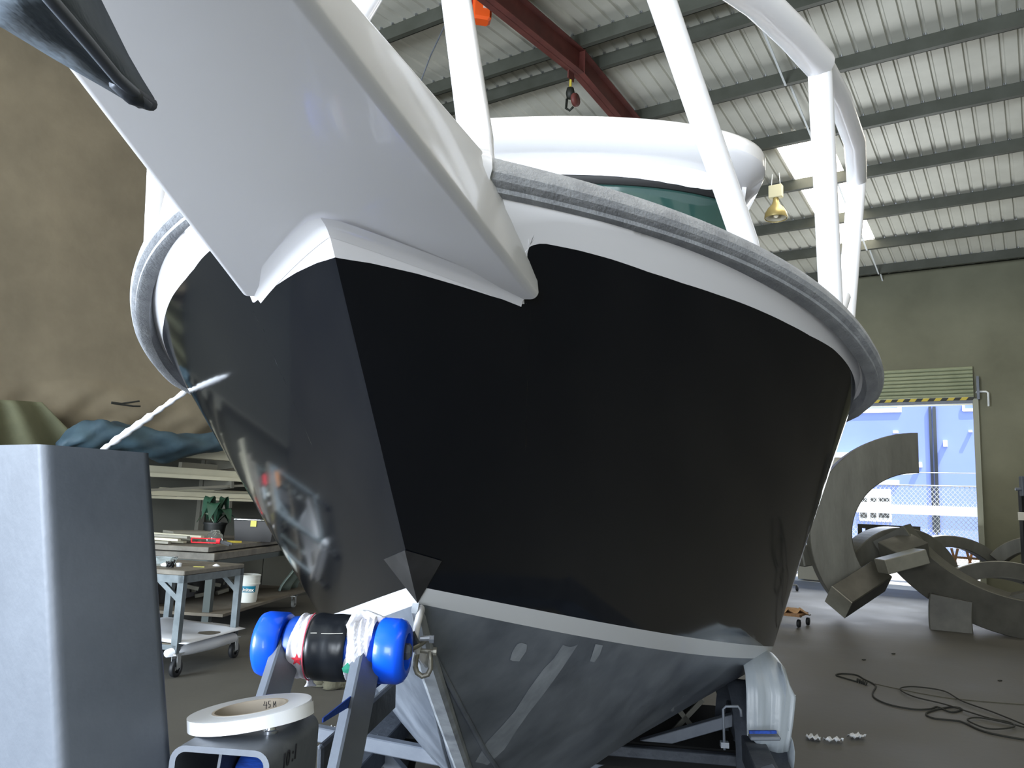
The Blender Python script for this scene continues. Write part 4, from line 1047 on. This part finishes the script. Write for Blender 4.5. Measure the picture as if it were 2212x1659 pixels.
m = MB(); m.lathe(fc + ax_in * .075 + sx_ * -.004 - Z * .01, sx_, [(0, 0), (.038, 0), (.040, .002), (.040, .045), (.038, .047), (0, .047)], 28); m.done('strap_spool', 'strap_blue', trl, True, autos=40, label='wound blue winch strap')
m = MB(); m.poly([fc - sx_ * .006 + ax_in * .02 + Z * .045, fc - sx_ * .006 + ax_in * .12 + Z * .045, fc - sx_ * .006 + ax_in * .12 - Z * .05, fc - sx_ * .006 - ax_in * .0 - Z * .05], -sx_ * .003); m.done('divider_plate', 'galv_dark', trl)
m = MB(); m.box(fc - Z * .33 + ax_in * .07, .07, .05, .56, sx_, ax_in, Z, ch=.004); m.done('winch_stand', 'galv_dark', trl)
text('10 :1', 'ratio_text', 'ink', trl, fc + sx_ * (hw_ + .0006) + ax_in * .035 + Z * .024, ax_in, Z, .022, thick=.0001)
bt = at_z(583, 1583, 1.2482)
m = MB(); m.lathe(bt, Z, [(0, .011), (.005, .010), (.0062, .004), (.0085, .003), (.0085, 0), (0, 0)], 14); m.done('bolt', 'steel_bolt', trl, True, autos=40)
# lower left braces of the winch post
bart('brace', at_y(690, 1648, 1.32), at_y(850, 1500, 1.62), .012, .055, 'galv_dark')
# blue strap from winch to bow eye
a = at_y(697, 1556, 1.15); b = at_y(775, 1502, 1.32)
m = MB(); m.grid([[a + Z * .003, a - Z * .003], [(a + b) / 2 + Z * .006, (a + b) / 2 - Z * .006], [b + Z * .009, b - Z * .009], [B(.66, -.03, 1.20) + Z * .009, B(.66, -.03, 1.20) - Z * .009]])
m.done('winch_strap', 'strap_blue', None, solid=.002, label='frayed blue winch strap running behind the roller arm', cat='strap')
# shackles at the bow eye
eye = at_y(902, 1425, 1.475)
sh = thing('bow_shackle', eye, 'galvanised U shackle hanging from the bow eye', 'shackle')
def yp(px, py, y=1.47): return at_y(px, py, y)
m = MB(); m.tube([yp(902, 1408), yp(898, 1425), yp(897, 1440), yp(901, 1453), yp(912, 1461), yp(924, 1457), yp(930, 1445), yp(930, 1425), yp(928, 1405)], .0048, 10); m.done('bow', 'shackle', sh, True)
m = MB(); m.tube([yp(893, 1404), yp(937, 1408)], .0042, 8).lathe(yp(936, 1408), (1, 0, 0), [(0, 0), (.008, 0), (.008, .006), (0, .006)], 10); m.done('pin', 'shackle', sh)
sh2 = thing('twisted_shackle', yp(895, 1400, 1.44), 'worn twisted shackle between roller and bow eye', 'shackle')
m = MB(); m.tube([yp(922, 1376, 1.47), yp(912, 1388, 1.46), yp(900, 1395, 1.45), yp(886, 1402, 1.44), yp(879, 1416, 1.435), yp(874, 1430, 1.44)], .0055, 10); m.done('link', 'shackle', sh2, True)
m = MB(); m.tube([yp(908, 1380, 1.45), yp(934, 1379, 1.45)], .005, 8).lathe(yp(928, 1380, 1.45), (1, 0, 0), [(0, 0), (.0075, 0), (.0075, .008), (0, .008)], 6); m.done('bolt', 'steel_bolt', sh2)
m = MB(); m.box(yp(889, 1382, 1.435), .02, .008, .022, (.8, -.3, .5)); m.done('latch_plate', 'galv_dark', sh2)

# rag wrapped round the roller, with black tape
rg = thing('rag_wrap', rc - Z * .06, 'white printed rag wrapped round the blue bow roller', 'rag')
def wrap(t0, t1, r, seg=44, amp=.003, fr=7, skew=0.0, ph=0):
    n = 12; rings = []
    for i in range(n + 1):
        t = t0 + (t1 - t0) * i / n; ring = []
        for k in range(seg):
            an_ = 2 * PI * k / seg; ref = AX.cross(Z).normalized(); up_ = ref.cross(AX).normalized()
            rr2 = r + amp * math.sin(fr * (t * 9 + skew * math.sin(an_)) + ph) + amp * .7 * math.sin(3 * an_ + t * 20 + ph)
            if i in (0, n): rr2 -= .003
            ring.append(pr_axis(t + skew * .06 * math.sin(an_ + ph)) + ref * (rr2 * math.cos(an_)) + up_ * (rr2 * math.sin(an_)))
        rings.append(ring)
    return rings
m = MB(); m.loft(wrap(-.50, -.27, .0515, amp=.0012, skew=.8), True, False); m.done('cloth', 'cloth', rg, True)
m = MB(); m.loft(wrap(.24, .52, .0515, amp=.0028, fr=8, skew=1.2, ph=.5), True, False); m.done('cloth', 'cloth', rg, True)
m = MB(); m.tube([pr_axis(.30) - Vector((0, .048, 0)) + Z * .005, pr_axis(.24) - Vector((0, .03, 0)) + Z * .040, pr_axis(.30) + Z * .056, pr_axis(.42) + Z * .056, pr_axis(.60) + Z * .050, pr_axis(.72) + Z * .045], [.004, .007, .010, .009, .007, .004], 10, ry=.006); m.done('twist', 'cloth', rg, True)
m = MB(); p = pr_axis(-.28) - Z * .050 - Vector((0, .01, 0)); m.grid([[p + Vector((x * k, .003 * j, -z)) for j, x in enumerate((-.004, 0, .004, .007))] for k, z in ((.8, 0), (.7, .008), (1.6, .014))]); m.done('tail', 'cloth', rg, True, solid=.002)
fr_dir = -Vector((AX.y * -1, AX.x, 0)).normalized()
def onroll(t, ang, r=.0545):
    ref = AX.cross(Z).normalized(); up_ = ref.cross(AX).normalized(); f_ = ref if ref.y < 0 else -ref
    return pr_axis(t) + f_ * (r * math.cos(ang)) + up_ * (r * math.sin(ang))
def patch(name, pts, mt, r=.0545): 
    P_ = [onroll(t, a_, r) for t, a_ in pts]; c_ = Vector((0, 0, 0))
    for p in P_: c_ += p
    c_ /= len(P_); c_ += (c_ - rc - AX * (c_ - rc).dot(AX)).normalized() * .001
    return MB().add([c_] + P_, [(0, i + 1, (i + 1) % len(P_) + 1) for i in range(len(P_))]).done(name, mt, rg)
star = [(-.34 + .085 * (1 if k % 2 == 0 else .42) * math.cos(2 * PI * k / 10 + .3), -.25 + .20 * (1 if k % 2 == 0 else .42) * math.sin(2 * PI * k / 10 + .3)) for k in range(10)]
patch('red_star', star, 'red_print', .0548)
MB().tube([onroll(-.272, a_, .0545) for a_ in [1.5 - .15 * k for k in range(20)]], .0011, 6).done('pink_edge', 'pink_print', rg)
patch('green_print', [(.25, -.42), (.33, -.22), (.37, -.42), (.36, -.62), (.26, -.56)], 'green_print', .0555)
patch('blue_print', [(.37, -.42), (.41, -.28), (.45, -.4), (.42, -.56), (.37, -.58)], 'sky_print', .0555)
m = MB(); m.loft(wrap(-.28, .25, .0545, amp=.0005, fr=3, skew=.1), True, False); m.done('black_tape', 'tape_black', rg, True, label='black tape band round the rag')
MB().tube([onroll(-.2, .55, .0553), onroll(-.12, .56, .0553)], .0006, 5).tube([onroll(-.06, .55, .0553), onroll(.05, .56, .0553), onroll(.22, .60, .0553)], .0005, 5).done('tape_crease', 'label_white', rg)

# tape roll on the winch housing
tn = Vector((math.sin(math.radians(9)), 0, math.cos(math.radians(9))))
tn = Quaternion((1, 0, 0), math.radians(-1.5)) @ tn; tn = Vector((-abs(tn.x), tn.y, tn.z))
tc = at_y(542, 1541, .915); tc = tc - tn * 0.0
tpr = thing('tape_roll', tc - Z * .02, 'roll of white tape marked 45 M on the winch housing', 'tape')
Ro, Ri, Wt = .0655, .040, .0130
m = MB(); prof = [(Ri, -Wt / 2), (Ro, -Wt / 2), (Ro, Wt / 2)]
nr = 9
for k in range(nr + 1): prof.append((Ro - .0012 - (Ro - Ri - .002) * k / nr, Wt / 2 + (.0004 if k % 2 else 0)))
prof.append((Ri, Wt / 2)); prof.append((Ri, -Wt / 2))
m.lathe(tc, tn, prof, 72); m.done('tape_winding', 'tape_white', tpr, True, autos=35)
m = MB(); m.lathe(tc, tn, [(Ri + .0002, -Wt / 2 - .0003), (Ri + .0002, Wt / 2 + .0004), (Ri - .0025, Wt / 2 + .0004), (Ri - .0025, -Wt / 2 - .0003)], 64); m.done('cardboard_core', 'paper_core', tpr, True, autos=35)
rx_ = Vector((tn.z, 0, -tn.x)).normalized(); ry_ = tn.cross(rx_).normalized()
# loose end of the tape
m = MB(); m.grid([[tc + rx_ * ((Ro + .0006 + .0022 * k / 8) * math.cos(a_)) + ry_ * ((Ro + .0006 + .0022 * k / 8) * math.sin(a_)) + tn * z_ for z_ in (-Wt / 2 - .0015 * k / 8, Wt / 2 - .0015 * k / 8)] for k, a_ in enumerate([-.9 + .12 * j for j in range(9)])]); m.done('loose_end', 'tape_white', tpr, True)
# handwriting on the far inner side of the core
def core(a_, z_): rr3 = Ri - .0029; return tc + rx_ * (rr3 * math.cos(a_)) + ry_ * (rr3 * math.sin(a_)) + tn * z_
def stroke(pts, w=.00042):
    MB().tube([core(x, y) for x, y in pts], w, 5).done('pen_mark', 'ink', tpr)
def gl(x, y): return (1.50 - x * .024, -.0040 + y * .00092)     # glyph cell to core
stroke([gl(2, 9), gl(0, 4.5), gl(5, 4.5)]); stroke([gl(4, 8.5), gl(3.2, 0)])
stroke([gl(10, 9), gl(7.2, 9), gl(6.8, 5.5), gl(9.2, 5), gl(9, 2), gl(6.8, 1.6)])
stroke([gl(14, 1.5), gl(14.6, 8.5), gl(16.2, 4), gl(18, 8.5), gl(18.4, 1.5)])

# ================================================================== FLOOR THINGS
def fl(px, py, z=.004): return at_z(px, py, z)
def smooth(P_, n=6):
    out = []
    for i in range(len(P_) - 1):
        p0, p1, p2, p3 = P_[max(i - 1, 0)], P_[i], P_[i + 1], P_[min(i + 2, len(P_) - 1)]
        for k in range(n):
            t = k / n; out.append(0.5 * ((2 * p1) + (p2 - p0) * t + (2 * p0 - 5 * p1 + 4 * p2 - p3) * t * t + (3 * p1 - p0 - 3 * p2 + p3) * t ** 3))
    return out + [P_[-1]]
rp = [(1850, 1472), (1822, 1464), (1806, 1458), (1820, 1455), (1850, 1458), (1868, 1468), (1885, 1476), (1892, 1483), (1885, 1498), (1893, 1510), (1925, 1523), (1975, 1532), (2010, 1531), (2025, 1527), (2055, 1538), (2078, 1532), (2060, 1527), (2035, 1530), (2005, 1538), (2002, 1545), (2020, 1552), (2060, 1556), (2080, 1560), (2120, 1578), (2170, 1590), (2260, 1605)]
m = MB(); m.tube(smooth([fl(x_, y_, .008) for x_, y_ in rp]), .007, 8)
m.done('dark_rope', 'rope_dark', None, True, label='dark rope with a knotted loop snaking over the concrete floor', cat='rope')
rp = [(2260, 1585), (2150, 1540), (2080, 1515), (2040, 1493), (1985, 1484), (1955, 1484), (1945, 1490), (1975, 1505), (2040, 1521), (2100, 1540), (2140, 1552), (2180, 1560), (2190, 1570), (2150, 1575), (2120, 1570), (2090, 1555), (2110, 1550), (2150, 1556), (2230, 1575)]
m = MB(); m.tube(smooth([fl(x_, y_, .018) for x_, y_ in rp]), .006, 8)
m.done('dark_rope', 'rope_dark', None, True, label='second dark rope coil lying over the right end of the first', cat='rope')
m = MB()
for k in range(6):
    c = fl(1852 + 4 * k, 1470 + 1.2 * k, .018); m.lathe(c, V + Z * .3 * math.sin(k), [(.008, -.006), (.022, -.004), (.022, .004), (.008, .006)], 12)
m.done('rope_knot', 'rope_dark', None, True, label='bulky knot in the loop at the rope left end', cat='knot')
m = MB(); m.tube(smooth([fl(x_, y_, .004) for x_, y_ in ((1890, 1477), (1945, 1489), (2030, 1505), (2110, 1514), (2240, 1524))]), .0035, 6)
m.done('thin_cord', 'rope_grey', None, True, label='thin grey cord trailing across the floor behind the ropes', cat='cord')
def scrap(px, py, w, d, rz, label, name='plastic_scrap'):
    c = fl(px, py, 0.01); rows = []
    for i in range(9):
        row = []
        for j in range(5):
            x_ = (i / 8 - .5) * w; y_ = (j / 4 - .5) * d * (1 - .4 * abs(i / 8 - .5))
            row.append(c + Vector((x_ * math.cos(rz) - y_ * math.sin(rz), x_ * math.sin(rz) + y_ * math.cos(rz), .012 + .012 * math.sin(i * 1.9 + j) + .008 * math.cos(j * 2.2))))
        rows.append(row)
    MB().grid(rows).done(name, 'white_paper', None, True, solid=.002, label=label, cat='scrap', group='white film scraps on the floor')
scrap(1757, 1596, .09, .10, -.5, 'crumpled white film scrap nearest the plastic film on the floor')
scrap(1800, 1601, .13, .05, .1, 'long curled white film scrap, middle one of the floor scraps')
scrap(1850, 1593, .12, .07, .3, 'curled white film scrap right of the other floor scraps')
scrap(1706, 1507, .09, .05, .2, 'small white film scrap behind the wrapped mudguard')
scrap(712, 1578, .06, .05, .6, 'torn white paper scrap on the floor right of the tape roll')
# dark rope and rags on floor behind the roller
m = MB(); m.tube(smooth([fl(x_, y_, .012) for x_, y_ in ((660, 1455), (672, 1470), (668, 1478), (690, 1482), (720, 1480), (760, 1478), (790, 1470), (830, 1462))]), .01, 8)
m.done('floor_cable', 'rope_grey', None, True, label='grey cable on the floor behind the bow roller', cat='cable')
for i, (px, py, lab) in enumerate(((690, 1478, 'crumpled brown rag, left one on the floor behind the roller'), (722, 1486, 'crumpled brown rag, right one on the floor behind the roller'))):
    c = fl(px, py, 0); rings = []
    for k in range(7):
        t = k / 6; ring = []
        for j in range(14):
            a_ = 2 * PI * j / 14; rr3 = .11 * math.sin(PI * (.12 + .86 * (1 - t) * .55)) * (1 + .3 * math.sin(3 * a_ + i) + .15 * math.sin(7 * a_ + k)); ring.append(c + Vector((rr3 * math.cos(a_), rr3 * .8 * math.sin(a_), .005 + .09 * t)))
        rings.append(ring)
    MB().loft(rings, True, True).done('floor_rag', 'rag_grey', None, True, label=lab, cat='rag', group='rags on the floor behind the roller')
# dolly with cardboard
c = fl(1706, 1350, 0)
dl0 = thing('timber_dolly', c, 'low plywood dolly with castors beside the black hull', 'dolly')
MB().box(c + Vector((-.12, 0, .17)), .62, .5, .03, V).done('deck_board', 'wood', dl0)
for dx, dy in ((.16, -.15), (.2, .2), (-.3, -.1)):
    p = c + V * dx + U * dy
    co = MB().box(p + Z * .145, .07, .07, .012, V).bar(p + Z * .14, p + Z * .06, .03, .01).done('castor', 'bracket', dl0)
    MB().lathe(p + Z * .055 - V * 0, V, [(0, -.02), (.05, -.02), (.055, 0), (.05, .02), (0, .02)], 18).done('wheel', 'cast_wheel', co, True)
rows = [[c + Vector((-.3 + .5 * i / 12, -.2 + .35 * j / 5, .2 + .03 * math.sin(i * 1.5 + j * .4) + .012 * (i % 2))) for i in range(13)] for j in range(6)]
MB().grid(rows).done('cardboard_sheet', 'cardboard', None, True, solid=.006, label='crinkled brown cardboard lying on the plywood dolly', cat='cardboard')
c = fl(1722, 1277, 0)
dk = thing('castor_stand', c, 'dark castor foot of a stand behind the hull, near the doorway', 'castor')
MB().lathe(c + Z * .06, V, [(0, -.02), (.055, -.02), (.06, 0), (.055, .02), (0, .02)], 16).done('wheel', 'cast_wheel', dk, True)
MB().bar(c + Z * .12, c + Z * .13 - V * .5, .05, .03).done('foot_beam', 'bracket', dk)
# dark stains on the floor are in the material; small debris
for px, py, lb in ((1930, 1412, 'tiny dark chip on the floor, farthest of the three dark chips'), (1866, 1425, 'tiny dark chip on the floor between hull and rope loop'), (2160, 1470, 'tiny dark chip on the floor behind the coiled ropes at right')):
    MB().box(fl(px, py, .006), .04, .02, .01, (1, .5, 0)).done('metal_chip', 'rope_dark', None, label=lb, cat='chip', group='dark chips on the floor')

# ================================================================== CURVED ALUMINIUM BOX SECTIONS
def arcbox(name, label, cx, cy, Y, Rpx, wpx, d, a0, a1, yaw=0.0, tilt=0.0, mt='sculpt', n=36, mt_cap=None):
    k = Y / F_PX; c = at_y(cx, cy, Y); Rm, w = Rpx * k, wpx * k
    rot = Matrix.Rotation(yaw, 3, 'Z') @ Matrix.Rotation(tilt, 3, 'X')
    view = (c - C0); view.z = 0; view.normalize(); right = Vector((view.y, -view.x, 0))
    e1 = rot @ right; e2 = rot @ Z; nn_ = rot @ view
    rings = []
    for i in range(n + 1):
        a_ = math.radians(a0 + (a1 - a0) * i / n); rd = e1 * math.cos(a_) + e2 * math.sin(a_); b_ = .012
        ring = []
        for (x_, y_) in ((-w / 2 + b_, -d / 2), (w / 2 - b_, -d / 2), (w / 2, -d / 2 + b_), (w / 2, d / 2 - b_), (w / 2 - b_, d / 2), (-w / 2 + b_, d / 2), (-w / 2, d / 2 - b_), (-w / 2, -d / 2 + b_)):
            ring.append(c + rd * (Rm + x_) + nn_ * y_)
        rings.append(ring)
    lo = min(p.z for r_ in rings for p in r_)
    root = thing(name, (c.x, c.y, max(lo, 0)), label, 'metal arc', 'curved aluminium box sections')
    # three shells: bands (edge surfaces) and side plates are plates welded together
    m = MB()
    for r_i in range(n): pass
    vs = [p for r_ in rings for p in r_]
    side, bands = [], []
    for i in range(n):
        for j in range(8):
            k2 = (j + 1) % 8; f = (i * 8 + j, i * 8 + k2, (i + 1) * 8 + k2, (i + 1) * 8 + j)
            (side if j in (0, 4) else bands).append(f)
    MB().add(vs, side).done('side_plate', mt, root)
    MB().add(vs, bands).done('edge_band', mt_cap or mt, root)
    for r_ in (rings[0], rings[-1]): MB().add(r_, [tuple(range(8))]).done('end_cap', mt_cap or mt, root)
    return root
arcbox('metal_arc', 'tall C-shaped aluminium box section standing before the doorway', 1982, 1161, 12.3, 178, 86, .42, 90, 226, yaw=.25)
arcbox('metal_arc', 'long low aluminium arc crossing the pile towards the right edge', 2232, 990, 11.0, 343, 82, .42, 214, 292, yaw=-.12, tilt=.1, mt='sculpt_dark_shaded', mt_cap='sculpt')  # sides painted dark as shaded, edge bands lighter
arcbox('metal_arc', 'short wide aluminium leg standing on the floor under the long arc', 2452, 1372, 10.75, 340, 86, .4, 172, 190, yaw=.2, mt='sculpt_dark_shaded', mt_cap='sculpt')  # shade on the leg's sides is put into the plate colour
a_ = at_y(1812, 1300, 11.7); b_ = at_y(1898, 1244, 12.1)
MB().bar(a_, b_, .36, .34, Vector((.5, -.3, .8)), .012).done('metal_stub', 'sculpt_dark_shaded', None, label='stubby aluminium piece under the foot of the C-shaped one', cat='metal arc', group='curved aluminium box sections')
MB().bar(a_ - (b_ - a_) * .02, a_ + (b_ - a_) * .001, .355, .335, Vector((.5, -.3, .8))).done('lit_end', 'sculpt_lit', bpy.data.objects['metal_stub'])  # lighter slab paints the stub's lit end face
arcbox('metal_arc', 'aluminium arch behind the C-shaped one, in front of the drilled plate', 1938, 1262, 12.9, 96, 46, .55, 8, 172, yaw=.45)
arcbox('metal_arc', 'thin sunlit aluminium arc nearest the door jamb', 2052, 1290, 14.0, 116, 24, .35, 26, 128, yaw=.3)
arcbox('metal_arc', 'low domed aluminium arc behind the long one, at the right edge', 2170, 1420, 12.2, 178, 34, .6, 25, 128, yaw=.25, tilt=-.1, mt='sculpt_dark_shaded', mt_cap='sculpt_lit')  # lit top painted as a lighter band over darkened sides
arcbox('metal_arc', 'dark aluminium arc end resting on the floor at the right edge', 2392, 1245, 11.0, 178, 60, .4, 196, 262, yaw=.3, mt='sculpt_dark_shaded')
arcbox('metal_arc', 'distant aluminium arc against the concrete wall at the right edge', 2260, 1290, 13.2, 112, 30, .3, 60, 140, yaw=-.2)
bx = at_y(1952, 1188, 11.9)
bb_ = thing('box_end', (bx.x, bx.y, bx.z - .3), 'square aluminium box end rising over the long arc left end', 'metal box')
MB().box(bx, .52, .45, .26, (.9, .1, .32), (-.2, .9, .3), None, ch=.01).done('box_body', 'sculpt', bb_)
bx = at_y(1948, 1212, 11.2)
MB().box(bx, .62, .3, .2, (.93, .05, .27), None, None, ch=.01).done('end_block', 'sculpt_lit', bb_)
# drilled dark plate
pc0 = at_y(1921, 1165, 13.8); Wp, Hp = 1.06, .75
pt_ = thing('drilled_plate', pc0 - Z * .4, 'dark rectangular plate with three bolt holes, before the doorway', 'plate')
m = MB(); ex = Vector((1, -.05, 0)).normalized()
def rect(x0, x1, z0, z1): m.box(pc0 + ex * ((x0 + x1) / 2) + Z * ((z0 + z1) / 2), x1 - x0, .012, z1 - z0, ex)
zt_ = .24; rect(-Wp / 2, Wp / 2, -.5, zt_ - .13); rect(-Wp / 2, Wp / 2, zt_ - .07, zt_)
xs = [-Wp / 2, -.46, -.40, -.03, .03, .40, .46, Wp / 2]
for i in (0, 2, 4, 6): rect(xs[i], xs[i + 1], zt_ - .13, zt_ - .07)
m.done('plate', 'sculpt_dark_shaded', pt_)
MB().box(pc0 - Z * .95 + U * .1 + V * .62, .1, .1, 1.0, V).done('plate_stand', 'sculpt_dark_shaded', pt_)
# pale box outside the door, seen below the hull curve
c = O(1760, 1235, -1.2); c.z = .4
MB().box(c, .7, .5, .8, V, ch=.01).done('utility_cabinet', 'ext_grey', None, label='grey metal cabinet standing outside the doorway behind the hull', cat='cabinet')
c = at_y(1748, 1195, 13.4)
MB().box(c, .5, .4, .35, (1, .2, .2), ch=.02).done('grey_case', 'sculpt', None, label='grey metal case behind the C-shaped section, at the hull edge', cat='case')
# bench vice and notice on the wall at far right
c = at_y(2208, 1050, 12.0)
vz = thing('bench_vice', c - Z * .3, 'metal clamp on a dark stand cut by the right edge of the picture', 'vice')
MB().box(c, .05, .08, .3, ch=.008).done('jaw', 'galv', vz); MB().tube([c - Vector((.1, 0, .05)), c + Vector((.1, 0, -.05))], .025, 10).done('screw', 'galv', vz, True)
MB().box(c + Vector((.06, .1, -.75)), .08, .08, 1.4).done('stand', 'rubber_black', vz)
MB().box(at_y(2208, 1115, 11.9), .12, .01, .12).done('notice_card', 'label_white', None, label='small white card on the dark stand at the right edge', cat='card')
